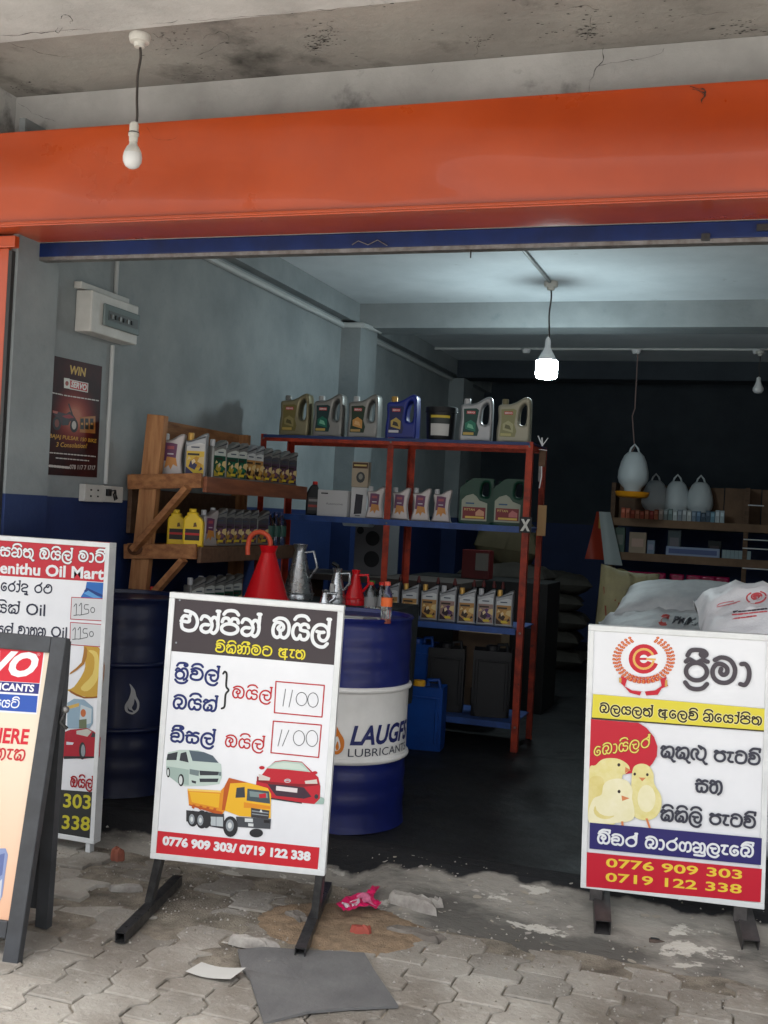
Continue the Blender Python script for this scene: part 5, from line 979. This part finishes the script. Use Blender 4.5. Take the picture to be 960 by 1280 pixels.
# dim items behind the rack
o = empty('red_tin_box', (rx(595, 1.16, 7.6), 7.6, 1.0)); tag(o, 'dim red tin box with grey panel seen through the rack', 'box'); MB().box(-.1, .1, 0, .12, 0, .2).build('box', P(84,16,18), o, bevel=.003); MB().box(-.0, .09, -.004, -.001, .06, .18).build('label_print', P(110,106,100), o)
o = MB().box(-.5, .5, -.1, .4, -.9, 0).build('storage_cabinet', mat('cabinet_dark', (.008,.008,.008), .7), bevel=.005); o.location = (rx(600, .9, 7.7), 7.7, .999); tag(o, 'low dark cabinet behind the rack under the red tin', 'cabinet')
o = MB().box(-.14, .14, 0, .25, -.35, 0).build('brown_carton', card, bevel=.003); o.location = (rx(600, .7, 6.9), 6.9, .70); tag(o, 'brown carton behind the black jerry cans', 'carton')
# sacks
def sackmesh(name, w, d, h, m, seed, n=26, wr=1.):
    def fn(s):
        def g_(a, b):
            u, v_ = a*2-1, b*2-1; t = max(0, (1-abs(u)**3.2)*(1-abs(v_)**3.2))**.45
            e = 1+.05*noise.noise(Vector((u*2+seed, v_*2, s))); cor = 1+.06*(abs(u)*abs(v_))**2
            wz = wr*(.03*noise.noise(Vector((u*2.3+seed, v_*2.3, s*3)))+.012*noise.noise(Vector((u*9+seed, v_*4, s*5+1)))+.02*abs(noise.noise(Vector((u*4, v_*9+seed, 2)))))
            return (u*w/2*e*cor, v_*d/2*e*cor, s*h/2*t+wz*h/.25*t**.3*(1 if abs(u) < 1 and abs(v_) < 1 else 0))
        return g_
    mb = MB()
    for s in (1, -1):
        vs, fs = grid(fn(s), n, n); mb.add(vs, fs if s == 1 else [f[::-1] for f in fs])
    return mb.mesh(name, m, sm=70)
def sack(name, w, d, h, m, loc, rot, label, seed, cat='sack', grp=None, wr=1.):
    o = link(name, sackmesh(name, w, d, h, m, seed, wr=wr)); o.location = loc; o.rotation_euler = rot; tag(o, label, cat, grp); return o
gs = 'feed sacks piled behind the chick sign'
for k in range(5): sack('feed_sack', .8, .5, .2, poly, (.2, 5.0, ZF+.085+.165*k), (0, 0, .03*(-1)**k), '%s hidden white sack from the floor, right pile behind the sign' % ordn(k), k, grp=gs)
for k in range(5): sack('feed_sack', .6, .5, .18, polygrey, (-.28, 5.55, ZF+.08+.15*k), (0, 0, .04*(-1)**k), '%s hidden grey sack from the floor, left pile behind the sign' % ordn(k), 10+k, grp=gs)
big = sack('feed_sack', .80, .52, .33, poly, (.19, 4.82, 1.03), (.42, -.06, .08), 'white feed sack with red printed emblem on top of the pile at right', 33, grp=gs)
s1 = sack('feed_sack', .66, .5, .2, polygrey, (-.36, 5.4, .915), (.25, -.12, .1), 'grey white sack lettered PRIMA just above the chick sign', 41, grp=gs)
s2 = sack('feed_sack', .60, .5, .2, polygrey, (-.34, 5.72, 1.045), (.22, -.05, -.05), 'smooth translucent white sack lying behind the lettered one', 43, grp=gs, wr=.3)
ol = sack('olive_sack', .30, .62, .2, olive, (-.65, 5.95, .88), (1.35, .12, .35), 'olive green woven sack standing left of the white sacks', 47, grp=gs)
for k in range(2): sack('olive_sack', .36, .5, .24, olive, (-.5, 6.02, ZF+.11+.2*k), (0, 0, .1*k), '%s hidden olive sack under the standing olive sack' % ordn(k), 50+k, grp=gs)
bpy.context.view_layer.update()
def decal(target, name, mb_v, mb_f, m, mis=None):
    # project printed shapes (world x,z points) along y onto the sack skin
    me = target.data; bm = bmesh.new(); bm.from_mesh(me); bm.transform(target.matrix_world); bv = BVHTree.FromBMesh(bm); bm.free()
    inv = target.matrix_world.inverted(); vs = []
    for x, z in mb_v:
        d = Vector((x, 1, z)).normalized() if 0 else None
        h = bv.ray_cast(Vector((x, 3.5, z)), Vector((0, 1, 0)))
        p = h[0]+h[1]*.002 if h[0] is not None else None
        if h[0] is not None and h[1].y > 0: p = h[0]-h[1]*.002
        if p is None: p = bv.find_nearest(Vector((x, 4.6, z)))[0]
        vs.append(inv @ p)
    me = bpy.data.meshes.new(name); me.from_pydata(vs, [], mb_f); matlist(me, m)
    if mis: me.polygons.foreach_set('material_index', mis)
    me.update(); return link(name, me, target)
def px2(px, py, Y): p = on(px, py, 'Y', Y); return (p.x, p.z)
def decal_lines(target, L, wd, m, Y, name):
    V_, F_ = [], []
    for pts in L:
        mb = MB(); ribbon(mb, [px2(*p, Y) for p in pts], wd, lambda p: p); b0 = len(V_); V_ += [(v[0], v[2]) for v in mb.v]; F_ += [tuple(i+b0 for i in f) for f in mb.f]
    return decal(target, name, V_, F_, m)
rp = P(214,90,96); rpl = P(220,140,146)
ze = lambda x, y: (860+x/9.14, 700+y/9.14)
def sc(c, rx_, ry_, rot, a0, a1, n=12):
    return [ze(c[0]+rx_*math.cos(t)*math.cos(rot)-ry_*math.sin(t)*math.sin(rot), c[1]+rx_*math.cos(t)*math.sin(rot)+ry_*math.sin(t)*math.cos(rot)) for t in np.linspace(a0, a1, n)]
decal_lines(big, [sc((780,435),112,62,-.15,-1,4.2), sc((785,425),60,34,-.15,0,6.2), sc((785,425),36,18,-.15,.3,5.6), [ze(745,430),ze(830,415)]], .006, rp, 4.7, 'emblem_print')
for yy, c, xs in ((590,(70,60,70),(520,900)), (617,(214,90,96),(515,900)), (655,(214,90,96),(510,780))):
    L = []; x = xs[0]
    while x < xs[1]:
        w_ = random.uniform(20, 55); L.append([ze(x, yy-(x-520)*.11), ze(min(x+w_, xs[1]), yy-(min(x+w_, xs[1])-520)*.11)]); x += w_+14
    decal_lines(big, L, .0055, P(*c), 4.7, 'small_print')
decal_lines(big, [[ze(330,530),ze(380,505),ze(520,480)],[ze(330,548),ze(450,520),ze(590,480)]], .004, rpl, 4.7, 'small_print')
# PRIMA lettering on s1
v, f = text_mesh('PRIMA', .05, .2); k = (.128)/(v[:,0].max()-v[:,0].min()); p0 = px2(839, 780, 5.25)
decal(s1, 'lettering', [(p0[0]+(q[0]-v[:,0].min())*k*1.05, p0[1]+q[1]*k*.85) for q in v], f, P(50,50,60))
v, f = text_mesh('C', .08, 0); p0 = px2(828, 781, 5.25); decal(s1, 'logo_print', [(p0[0]-.02+q[0]*.055, p0[1]+q[1]*.05) for q in v], f, P(180,50,40))
decal_lines(ol, [[(752,735),(756,770)],[(764,750),(772,754),(770,766)],[(776,752),(780,768)],[(768,778),(782,772),(792,782)],[(772,784),(790,788)]], .008, P(120,60,40), 5.8, 'sack_print')
# stacked sacks far behind the rack
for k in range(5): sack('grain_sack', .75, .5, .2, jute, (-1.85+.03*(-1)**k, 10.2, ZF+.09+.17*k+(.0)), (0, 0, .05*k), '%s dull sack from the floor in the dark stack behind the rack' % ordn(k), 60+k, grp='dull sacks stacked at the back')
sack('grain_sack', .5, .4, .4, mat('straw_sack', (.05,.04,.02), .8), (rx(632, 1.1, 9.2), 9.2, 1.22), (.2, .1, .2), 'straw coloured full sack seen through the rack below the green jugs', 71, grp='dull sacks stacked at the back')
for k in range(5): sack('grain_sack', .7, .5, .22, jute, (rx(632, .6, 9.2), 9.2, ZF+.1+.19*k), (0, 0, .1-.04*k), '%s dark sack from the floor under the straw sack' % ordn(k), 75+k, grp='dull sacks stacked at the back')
# ------------------------------------------------------------------ right-hand shelf at the back with drinkers and boxes
SY = 10.9
def pz(px, py, Y=SY): p = on(px, py, 'Y', Y); return p.x, p.z
xa, zt = pz(763, 647); _, zl = pz(770, 690); _, zbk = pz(763, 603); _, zl2 = pz(770, 740)
xb = 1.2
bs = empty('medicine_shelf', ((xa+xb)/2, SY+.1, ZF)); tag(bs, 'long dim brown wooden shelf at the back right with small cartons', 'shelf'); BI = Matrix.Translation(-Vector(((xa+xb)/2, SY+.1, ZF)))
for zz_ in (zt, zl, zl2-.062, .4):
    MB().box(xa, xb, SY-.02, SY+.28, zz_-.03, zz_).build('shelf_board', wooddark, bs, mw=BI); MB().box(xa, xb, SY-.035, SY-.021, zz_-.07, zz_+.004).build('front_edge', mat('brown_edge', (.2,.12,.07), .7, c2=(.13,.075,.045), sc=4), bs, mw=BI)
for x in np.arange(xa+.02, xb, .34): MB().box(x, x+.33, SY+.285, SY+.3, zt, zbk-.01*math.sin(x*9)).build('back_plank', mat('back_plank_brown', (.19,.11,.065), .7, c2=(.11,.065,.04), sc=3), bs, mw=BI)
for x in (xa+.02, xa+1.25, xb-.02): MB().box(x-.02, x+.02, SY-.015, SY+.28, ZF, zbk).build('upright', wooddark, bs, mw=BI)
def drinker(x, y, z, label, base=True, s=1., grp='poultry drinkers'):
    r = empty('poultry_drinker', (x, y, z)); r.scale = (s, s, s); tag(r, label, 'drinker', grp)
    cl = mat('frosted_white_plastic', (.5,.54,.56), .4)
    MB().lathe([(0,.02),(.06,.02),(.07,.06),(.075,.08),(.12,.13),(.133,.17),(.13,.23),(.11,.31),(.085,.365),(.055,.395),(0,.40)], 28).build('tank', cl, r, sm=60)
    MB().tube([(-.045,0,.38),(-.03,0,.43),(0,0,.465),(.03,0,.43),(.045,0,.38)], .009, 8).build('hanger', cl, r, sm=60)
    if base: MB().lathe([(0,0),(.12,0),(.14,.015),(.15,.05),(.142,.052),(.13,.02),(.05,.015)], 28).build('drinking_tray', mat('amber_plastic', lin((226,150,30)), .4), r, sm=50)
    return r
x, zz_ = pz(790, 622, 10.2); drinker(x, 10.2, zz_, 'white poultry drinker with amber tray hanging on a string', True, 1.03)
for k, px in enumerate((816, 843.5, 873)): drinker(pz(px, 640)[0], SY+.14, zt+.004, 'frosted poultry drinker standing on the back shelf, %s from left' % ordn(k), False, .95)
# little cartons
cols = [(196,92,60),(206,110,80),(190,84,60),(200,120,90),(196,90,66),(206,120,90),(180,70,60),(200,110,80),(196,180,170),(150,160,160),(120,140,140),(190,200,200),(150,160,170),(170,176,180),(196,200,200),(120,140,160),(90,120,150),(60,80,100),(70,90,110),(110,150,170),(190,200,206),(180,196,204)]
cname = lambda c: 'orange' if c[0] > c[2]+40 else ('blue' if c[2] > c[0]+20 else 'pale grey')
for k, c in enumerate(cols):
    px = 779+k*5.9; x = pz(px, 640)[0]; h = (.085 if k < 8 else .1)+random.uniform(-.012, .02)
    o = empty('small_carton', (x, SY+.02, zt+.001)); tag(o, 'small %s carton, %s in the front row on the upper back shelf' % (cname(c), ordn(k) if k < 20 else ('last but one' if k == 20 else 'last')), 'carton', 'small cartons on the upper back shelf')
    MB().box(-.019, .019, -.02, .06, 0, h).build('box', P(*c, r=.6), o); MB().box(-.013, .013, -.0215, -.0202, h*.55, h*.85).build('print', P(min(255,c[0]+40), min(255,c[1]+40), min(255,c[2]+40)), o)
for k, (px, w_, h, c, lb) in enumerate(((773,.1,.24,(90,110,100),'tall dark green packet beside the hanging bag on the lower back shelf'),(796,.16,.2,(170,150,130),'open cream carton on the lower back shelf'),(813,.07,.13,(130,145,165),'small pale blue carton right of the open cream carton'),(842,.12,.24,(80,90,94),'dull grey box standing behind the long blue carton'),(893,.12,.16,(26,30,34),'black box near the middle of the lower back shelf'))):
    o = empty('shelf_box', (pz(px, 680)[0], SY+.1, zl+.001)); tag(o, lb, 'box', 'boxes on the lower back shelf'); MB().box(-w_/2, w_/2, -.04, .05, 0, h).build('box', P(*c, r=.6), o, bevel=.002); MB().box(-w_*.35, w_*.35, -.042, -.0405, h*.3, h*.7).build('print', P(min(255,c[0]+30), min(255,c[1]+16), min(255,c[2]+20)), o)
o = empty('shelf_box', (pz(866, 686)[0], SY+.02, zl+.001)); tag(o, 'long low pale blue carton with stripe on the lower back shelf', 'box', 'boxes on the lower back shelf'); MB().box(-.245, .245, -.03, .08, 0, .085).build('box', P(150,165,196, r=.6), o, bevel=.002); MB().box(-.22, .22, -.0315, -.0302, .02, .065).build('print', P(84,100,150), o)
for k in range(7):
    o = MB().box(-.017, .017, -.02, .03, 0, .08).build('vial_box', P(150,170,176, r=.5)); o.location = (pz(905+k*5.2, 690)[0], SY+.02, zl+.001); tag(o, '%s pale vial box right of the long blue carton' % ordn(k), 'carton', 'pale vial boxes on the lower back shelf')
for k, (px, py, w_) in enumerate(((945,632,.14),(945,675,.22),(945,686,.24),(945,711,.24))):
    x, z_ = pz(px, py); o = MB().tube([(-w_/2,0,0),(w_/2,0,0)], .006, 6).build('glass_edge', whitepl); o.location = (x, SY-.04, z_); tag(o, 'pale glossy strip at the far right of the back shelf, %s from top' % ordn(k), 'strip', 'glossy strips on the back shelf')
for k, px in enumerate((790, 806, 822, 845, 866, 884, 902)):
    x, z_ = pz(px, 735); o = empty('feed_packet', (x, SY+.05, zl2-.06)); tag(o, '%s maroon glossy feed packet from left below the back shelf' % ordn(k), 'packet', 'maroon packets below the back shelf')
    link('pouch', slab('pouch', [[(-.07,0),(.07,0),(.075,.1),(.06,.2),(.065,.27),(-.065,.27),(-.06,.2),(-.075,.1)]], .06, .02, mat('maroon_foil', lin((176,26,84)), .22, .05, c2=lin((110,24,50)), sc=14), 2), o)
    link('print', lab('print', [(R4(-.05,.05,.03,.12), P(120,120,110)), (ell(.0,.08,.03,.03,8), P(50,60,50))], -.031), o)
x, z_ = pz(757, 700, 10.8); hb = empty('hanging_bag', (x, 10.8, z_)); tag(hb, 'red orange and white plastic bag hanging at the left end of the back shelf', 'bag')
vs, fs = grid(lambda a, b: (-.2+.26*a*(1-.5*b)+.09*b, .03*math.sin(a*5+b*3), .46*b), 8, 12); MB().add(vs, fs).build('bag_body', P(170,60,40), hb, sm=60)
vs, fs = grid(lambda a, b: (-.03+.17*a*(1-.35*b)-.08*b+.03, -.06+.02*math.sin(a*4), -.04+.5*b), 8, 12); MB().add(vs, fs).build('white_sheet', P(176,184,184), hb, sm=60)
MB().box(-.08, .02, -.03, -.01, .3, .42).build('yellow_patch', P(190,150,60), hb)
# ------------------------------------------------------------------ electrical
def pendant(loc_top, zb, label, lit=False, s=1., cord=True, led=False):
    r = empty('pendant_bulb', loc_top); tag(r, label, 'light bulb', 'hanging light bulbs'); d = zb-loc_top[2]
    MB().lathe([(0,-.045*s),(.018*s,-.044*s),(.02*s,-.03*s),(.034*s,-.027*s),(.038*s,-.012*s),(.036*s,-.0005),(0,-.0005)], 22).build('ceiling_rose', mat('old_white_plastic', (.55,.54,.5), .5, c2=(.4,.39,.36), sc=20), r, sm=40)
    pts = [(.0+.004*math.sin(t*9), .003*math.sin(t*14), -.04*s+(d+.04*s)*t) for t in np.linspace(0, 1, 14)]
    MB().tube(pts, .0028*s, 6).build('cord', mat('cord_brown', (.06,.05,.045), .6), r, sm=60); MB().tube([(x+.005, y, z) for x, y, z in pts], .0022*s, 6).build('cord', mat('cord_dark', (.03,.028,.027), .6), r, sm=60)
    return r, d
# outside bulb
p = on(175, 43, 'Z', 3.05); q = on(168, 152, 'Y', p.y); r, d = pendant((p.x, p.y, 3.049), q.z, 'unlit bulb hanging under the grimy canopy in front of the orange fascia')
T0 = Matrix.Translation((q.x-p.x, 0, d))
MB().lathe([(.004,0),(.012,-.004),(.016,-.012),(.016,-.035),(.0185,-.037),(.0185,-.05),(.016,-.052),(.015,-.07),(.0,-.071)], 20, T=T0).build('bulb_holder', MATS['old_white_plastic'], r, sm=35)
MB().lathe([(.0162,-.036),(.0192,-.038),(.0192,-.041),(.0162,-.043)], 20, T=T0).build('holder_ring', bblack, r, sm=35)
MB().lathe([(.013,-.07),(.015,-.082),(.022,-.09),(.029,-.104),(.031,-.112)], 22, T=T0).build('bulb_base', MATS['old_white_plastic'], r, sm=60)
MB().lathe([(.031,-.112),(.0335,-.125),(.032,-.142),(.024,-.157),(.012,-.164),(0,-.165)], 22, T=T0).build('bulb_globe', mat('frosted_glass', (.55,.56,.56), .25), r, sm=60)
# lit bulb inside
p = on(689, 352, 'Z', ZC); r, d = pendant((p.x, p.y, ZC-.001), on(685, 425, 'Y', p.y).z, 'bright lit LED bulb hanging from the shop ceiling', s=1.3)
T0 = Matrix.Translation((0, 0, d))
MB().lathe([(.006,.02),(.018,0),(.02,-.05),(.03,-.07),(.055,-.115),(.07,-.14)], 26, T=T0).build('bulb_base', whitepl, r, sm=60)
MB().lathe([(.07,-.14),(.073,-.15),(.073,-.235),(.066,-.255),(.04,-.262),(0,-.264)], 26, T=T0).build('diffuser', emis('lit_diffuser', (.8,.97,1), BULB), r, sm=60)
# conduit across bay two, roses, dim bulb
yc = 10.2; x1_, z1_ = pz(519, 423, yc); zc2 = ZC-.012
def cond(name, pts, rad, m, label): o = MB().tube(pts, rad, 8).build(name, m); tag(o, label, 'conduit', 'white plastic conduits'); return o
wc = mat('white_conduit', (.5,.52,.52), .5)
cond('conduit', [(x1_, yc, zc2-.005), (XR, yc, zc2-.005)], .012, wc, 'white conduit running across the dark second ceiling bay')
cond('conduit', [(x1_-.1, yc, zc2-.17), (x1_, yc, zc2-.17), (x1_, yc, zc2)], .012, wc, 'short cranked conduit drop at the left of the dark bay')
pa = on(658, 312.7, 'Z', ZC-.012); pb_ = on(689, 352, 'Z', ZC-.012)
cond('conduit', [(pb_.x-.01, 4.3, ZC-.012), (pb_.x-.01, pb_.y, ZC-.012)], .011, mat('grey_conduit', (.2,.21,.21), .5), 'grey conduit on the ceiling running to the lit bulb')
for px, lb in ((797,'middle'),(948,'right'),(660,'left')):
    x = pz(px, 425, yc)[0]; o = MB().lathe([(0,-.04),(.03,-.038),(.04,-.02),(.045,0),(0,0)], 18).build('ceiling_rose', whitepl, sm=40); o.location = (x, yc-.05, zc2-.018); tag(o, 'round ceiling rose on the white conduit of the dark bay, %s one' % lb, 'ceiling rose', 'ceiling roses in the dark bay')
x, zt_ = pz(951, 425, yc); _, zb_ = pz(951, 474, yc); r, d = pendant((x, yc-.08, zc2-.03), zb_, 'dim unlit bulb hanging at the right edge of the picture', s=1.)
MB().lathe([(.004,.01),(.018,0),(.02,-.03),(.03,-.06),(.045,-.09),(.045,-.11),(.03,-.13),(0,-.135)], 18, T=Matrix.Translation((0,0,d))).build('bulb', whitepl, r, sm=60)
x, zt_ = pz(798, 428, yc); x2, z2 = pz(790, 567, yc)
o = MB().tube([(0,0,0),(.0,0,-.5),(-.02,0,(z2-zc2)*.6),(x2-x+.02,0,(z2-zc2)*.9),(x2-x-.01,0,(z2-zc2)*.95),(x2-x,0,z2-zc2+.01)], .006, 6).build('hanging_string', mat('pink_string', (.2,.14,.13), .8)); o.location = (x, yc, zc2-.04); tag(o, 'thin string hanging from the ceiling holding the poultry drinker', 'string')
# trunking on left wall
cond('cable_trunking', [(XL+.02, 4.32, 2.84), (XL+.02, 7.92, 2.84)], .022, mat('trunking_grey', (.4,.42,.42), .5), 'pale cable trunking along the top of the left wall, near bay'); cond('cable_trunking', [(XL+.02, 8.32, 2.84), (XL+.02, 11.04, 2.84)], .022, MATS['trunking_grey'], 'pale cable trunking along the top of the left wall, far bay')
cond('cable_trunking', [(XL+.02, 7.9, 2.84), (XL+.18, 7.915, 2.84), (XL+.18, 8.32, 2.86)], .02, MATS['trunking_grey'], 'short trunking piece round the first pilaster')
cond('conduit', [(XL+.01, 4.80, 2.425), (XL+.01, 4.80, 2.87)], .011, MATS['trunking_grey'], 'vertical conduit above the breaker box'); cond('conduit', [(XL+.01, 4.80, 2.185), (XL+.01, 4.80, 1.495)], .011, MATS['trunking_grey'], 'vertical conduit between breaker box and wall socket')
cond('conduit', [(XL+.09, 5.75, 2.99), (XL+.09, 5.98, 2.90), (XL+.09, 5.98, 3.02)], .01, MATS['trunking_grey'], 'small bent conduit on the beam above the left wall')
bx = empty('breaker_box', (XL+.032, 4.67, 2.2)); tag(bx, 'white plastic electrical breaker box high on the left wall', 'breaker box'); bpl = mat('aged_white_plastic', (.5,.5,.48), .5, c2=(.42,.42,.4), sc=8)
MB().box(-.03, .01, -.21, .21, .2, .232).build('top_ledge', bpl, bx, bevel=.003); MB().box(-.03, .06, -.19, .22, 0, .195).build('case', bpl, bx, bevel=.006)
MB().box(.0605, .075, -.1, .215, .045, .15).build('window_cover', mat('smoky_cover', (.12,.15,.15), .15), bx, bevel=.005)
MB().box(.0755, .078, -.07, .19, .075, .12).build('breaker_row', mat('breaker_dark', (.05,.055,.055), .5), bx)
for k in range(6): MB().box(.078, .083, -.05+k*.035, -.035+k*.035, .085, .105).build('breaker_switch', bblack if k % 2 else steelgrey, bx)
sk = empty('wall_socket', (XL+.001, 4.76, 1.445)); tag(sk, 'double white wall socket with a coiled black lead on the blue band', 'socket')
MB().box(0, .035, -.17, -.005, -.042, .042).build('plate', bpl, sk, bevel=.004); MB().box(0, .033, .0, .17, -.04, .04).build('plate', bpl, sk, bevel=.004)
for y0 in (-.12, -.06): 
    for z0 in (-.015, .015): MB().box(.0352, .037, y0-.006, y0+.006, z0-.004, z0+.004).build('pin_hole', bblack, sk)
MB().tube([(.035,.02,.01),(.07,.03,.02),(.075,.05,-.02),(.05,.07,-.03),(.06,.04,.0),(.045,.08,.02),(.037,.1,-.02)], .004, 6).build('lead', bblack, sk, sm=60); MB().box(.033, .05, .01, .04, -.01, .025).build('plug', bblack, sk, bevel=.003)
# poster
po = empty('motorcycle_poster', (XL+.003, 4.53, 1.5)); tag(po, 'dark red motorcycle prize poster taped to the left wall', 'poster')
B = Board(po, (XL+.004, 4.315, 1.515), (0,1,0), (0,0,1))
def pmap(x, y):   # zoom (50,430) scale 7.11 -> px
    return (50+x/7.11, 430+y/7.11)
z = pmap; pd = P(34,22,26, r=.22)
B.poly('sheet', T([(95,97),(552,200),(505,1187),(45,1160)]), mat('poster_gloss', lin((26,16,20)), .5, spec=.12, c2=lin((60,26,26)), sc=5))
glow = [((305,650),215-k*9.5,330-k*15,(60+k*9, 20+int(k*k*.42), 20+int(k*k*.34))) for k in range(18)]
B.art('glow_print', [(T([(max(78,min(535,cx+x)), cy+y) for x, y in ell(0,0,a_,b_,28)]), mat('glow_%d'%c[0], tuple(v*.55 for v in lin(c)), .5, spec=.15), 0) for (cx, cy), a_, b_, c in glow])
B.latin('WIN', pmap(262,262), pmap(405,290), 11, P(200,160,50), .03, .1)
B.art('logo_print', [(T([(212,300),(262,308),(262,398),(212,390)]), P(214,214,206), 0), (T(ell(238,350,16,22,10)), P(150,60,50), 0), (T([(258,312),(428,348),(424,432),(258,400)]), P(214,206,200), 0), (T([(266,322),(420,354),(416,422),(266,392)]), P(186,30,40), 0)])
B.latin('SERVO', pmap(272,378), pmap(412,412), 7.5, P(224,224,220), .04, .2)
tl = P(206,200,196); L = []
for (x0, y0, x1, y1) in ((85,428,200,452),(215,456,525,505),(85,965,490,1000),(140,1012,432,1038)):
    x = x0
    while x < x1: w_ = random.uniform(12, 30); yy = y0+(y1-y0)*(x-x0)/(x1-x0); L.append([pmap(x, yy), pmap(min(x+w_, x1), yy+(y1-y0)*w_/(x1-x0))]); x += w_+9
B.lines(L, 1.5, tl, 'small_print')
B.latin('BAJAJ PULSAR 150 BIKE', pmap(82,830), pmap(500,878), 5, P(200,150,50), .02, .1); B.latin("3 Consolation!", pmap(140,912), pmap(415,925), 6, P(200,150,50), .02, .15); B.latin('... ... 078 117 7 1717'.replace('... ... ', ''), pmap(260,1110), pmap(488,1118), 5.5, tl, .02)
L = []; x = 80
while x < 245: w_ = random.uniform(18, 36); L.append([pmap(x, 1082+(x-80)*.1), pmap(x+w_, 1082+(x+w_-80)*.1)]); x += w_+9
B.lines(L, 3, tl, 'small_print')
B.art('motorcycle_print', [(T(ell(148,705,38,62,18)), P(30,26,30), 0), (T(ell(148,705,20,36,14)), P(120,60,50), 0), (T(ell(300,725,36,62,18)), P(24,24,28), 0), (T(ell(300,722,20,38,14)), P(190,186,180), 0),
  (T([(120,600),(170,605),(230,620),(262,600),(300,640),(330,690),(300,670),(262,690),(250,720),(190,725),(170,660),(120,630)]), P(60,36,44), 0), (T([(190,640),(262,625),(300,655),(240,665)]), P(150,40,50), 0), (T([(110,590),(160,600),(150,620),(112,612)]), P(170,90,80), 0), (T([(246,530),(258,530),(292,630),(280,636)]), P(30,30,34), 0), (T([(200,660),(250,660),(245,722),(200,722)]), P(50,50,56), 0)])
B.art('bottles_print', [(T([(350,650),(490,640),(488,795),(350,785)]), P(170,110,50), 0)]+[(T([(x,662),(x+30,662),(x+32,760),(x-2,756)]), P(34,30,30), 0) for x in (356,398,442)]+[(T([(x+6,700),(x+24,700),(x+24,720),(x+6,718)]), P(190,140,60), 0) for x in (356,398,442)])
# cobwebs and soot strings on the canopy
def web(name, L, ax, v, label, rad=.0016):
    mb = MB()
    for pts in L:
        pts = crs(pts, 8); q2 = []
        for i, (x, y) in enumerate(pts):
            p = on(x, y, ax, v); p += Vector((noise.noise(p*23), noise.noise(p*23+Vector((5,0,0))), noise.noise(p*27)*.3))*.02; q2.append(p)
        k0 = random.uniform(.5, 1.3)
        mb.tube(q2, [rad*.75*k0*(.15+1.5*abs(noise.noise(Vector((i*.35, x, 0)))))*min(1, (i+1)/3, (len(q2)-i)/3) for i in range(len(q2))], 5)
    o = mb.build(name, mat('soot_web', (.03,.028,.026), .9)); o['label'] = label; o['category'] = 'cobweb'; o['kind'] = 'stuff'
web('cobweb', [[(735,116),(745,90),(752,80),(790,76),(812,72),(833,62)],[(745,92),(752,68),(756,60)],[(748,84),(742,100),(738,116)]], 'Y', 4.14, 'black sooty cobweb strand on the pale wall above the fascia', .0022)
web('cobweb', [[(183,158),(192,172),(205,176),(222,170)]], 'Y', 3.87, 'curved dark cobweb strand on the orange fascia', .002)
web('cobweb', [[(863,108),(872,112),(878,112),(876,122),(881,130)],[(866,112),(876,116),(880,128)],[(868,110),(876,118)]], 'Y', 3.872, 'black soot clump on the top edge of the fascia at right', .0055)
web('cobweb', [[(352,147),(354,151)],[(351,146),(356,147)]], 'Y', 3.872, 'tiny dark speck on the fascia edge', .003)
web('cobweb', [[(411,26),(413,40),(408,50),(396,60),(386,65)],[(413,46),(404,52),(390,62),(405,64)],[(386,65),(396,60)],[(190,42),(205,48),(216,54)],[(216,45),(214,54)],[(252,48),(275,40),(288,46),(270,58),(250,70)],[(205,62),(220,60)],[(225,94),(240,92),(254,92)],[(0,52),(30,58),(50,66),(100,72)],[(30,56),(46,64)],[(18,104),(40,114)],[(740,22),(738,40),(734,52)],[(595,45),(597,64),(592,72)],[(705,12),(730,8),(750,12)],[(935,38),(960,34)],[(830,22),(870,18),(910,16)]], 'Z', 3.18, 'thin black cobweb threads under the stained canopy slab', .0016)
web('cobweb', [[(0,46),(60,40),(108,36)],[(72,22),(80,18),(92,24),(90,30)],[(76,22),(90,20)],[(72,34),(74,42),(80,36)],[(20,24),(30,20)]], 'Z', 3.04, 'dark soot threads under the near canopy beam', .0024)
web('cobweb', [[(22,126),(34,136),(52,146),(70,152)],[(24,140),(40,144)],[(538,92),(545,84),(552,90)],[(548,94),(545,102)],[(668,108),(674,108)],[(940,112),(948,122)],[(500,110),(505,122)]], 'Y', 4.14, 'faint cobweb scraps on the wall strip above the fascia', .0013)
rr = random.Random(5); mb = MB()
for cx, cy, n_, sp in ((80,22,26,9),(90,34,10,6),(215,52,22,16),(405,45,34,14),(395,58,16,10),(700,20,14,30),(735,40,30,10),(600,50,12,8),(30,110,14,12),(250,94,14,18),(550,92,10,8),(930,38,26,16),(820,30,10,30),(480,40,20,120),(300,30,14,100),(700,45,16,120)):
    for k in range(n_*2):
        x = rr.gauss(cx, sp); y = rr.gauss(cy, sp*.5); 
        pz_ = on(x, y, 'Z', 3.186); 
        if pz_.y < 3.37: pz_ = on(x, y, 'Z', 3.047)
        if pz_.y > 4.13 or pz_.y < 1.6 or (pz_.z < 3.1 and pz_.y > 3.33): continue
        s_ = rr.uniform(.0007, .0032)*(2 if rr.random() < .05 else 1); a0 = rr.random()*6
        q = [Vector((pz_.x+s_*2.2*rr.uniform(.4,1.6)*math.cos(a0+i*1.047), pz_.y+s_*rr.uniform(.4,1.6)*math.sin(a0+i*1.047), pz_.z)) for i in range(6)]
        mb.add([tuple(v) for v in q], [(0,1,2,3,4,5)])
o = mb.build('soot_specks', mat('soot_web', (.03,.028,.026), .9)); o['label'] = 'small black soot and mould specks on the canopy underside'; o['category'] = 'soot'; o['kind'] = 'stuff'
web('wall_crack', [[(0,47.5),(60,40),(110,37)],[(185,29.5),(240,25),(300,21),(400,13),(480,5.5)]], 'Z', 3.0485, 'dark hairline crack along the edge of the near canopy beam', .0016)
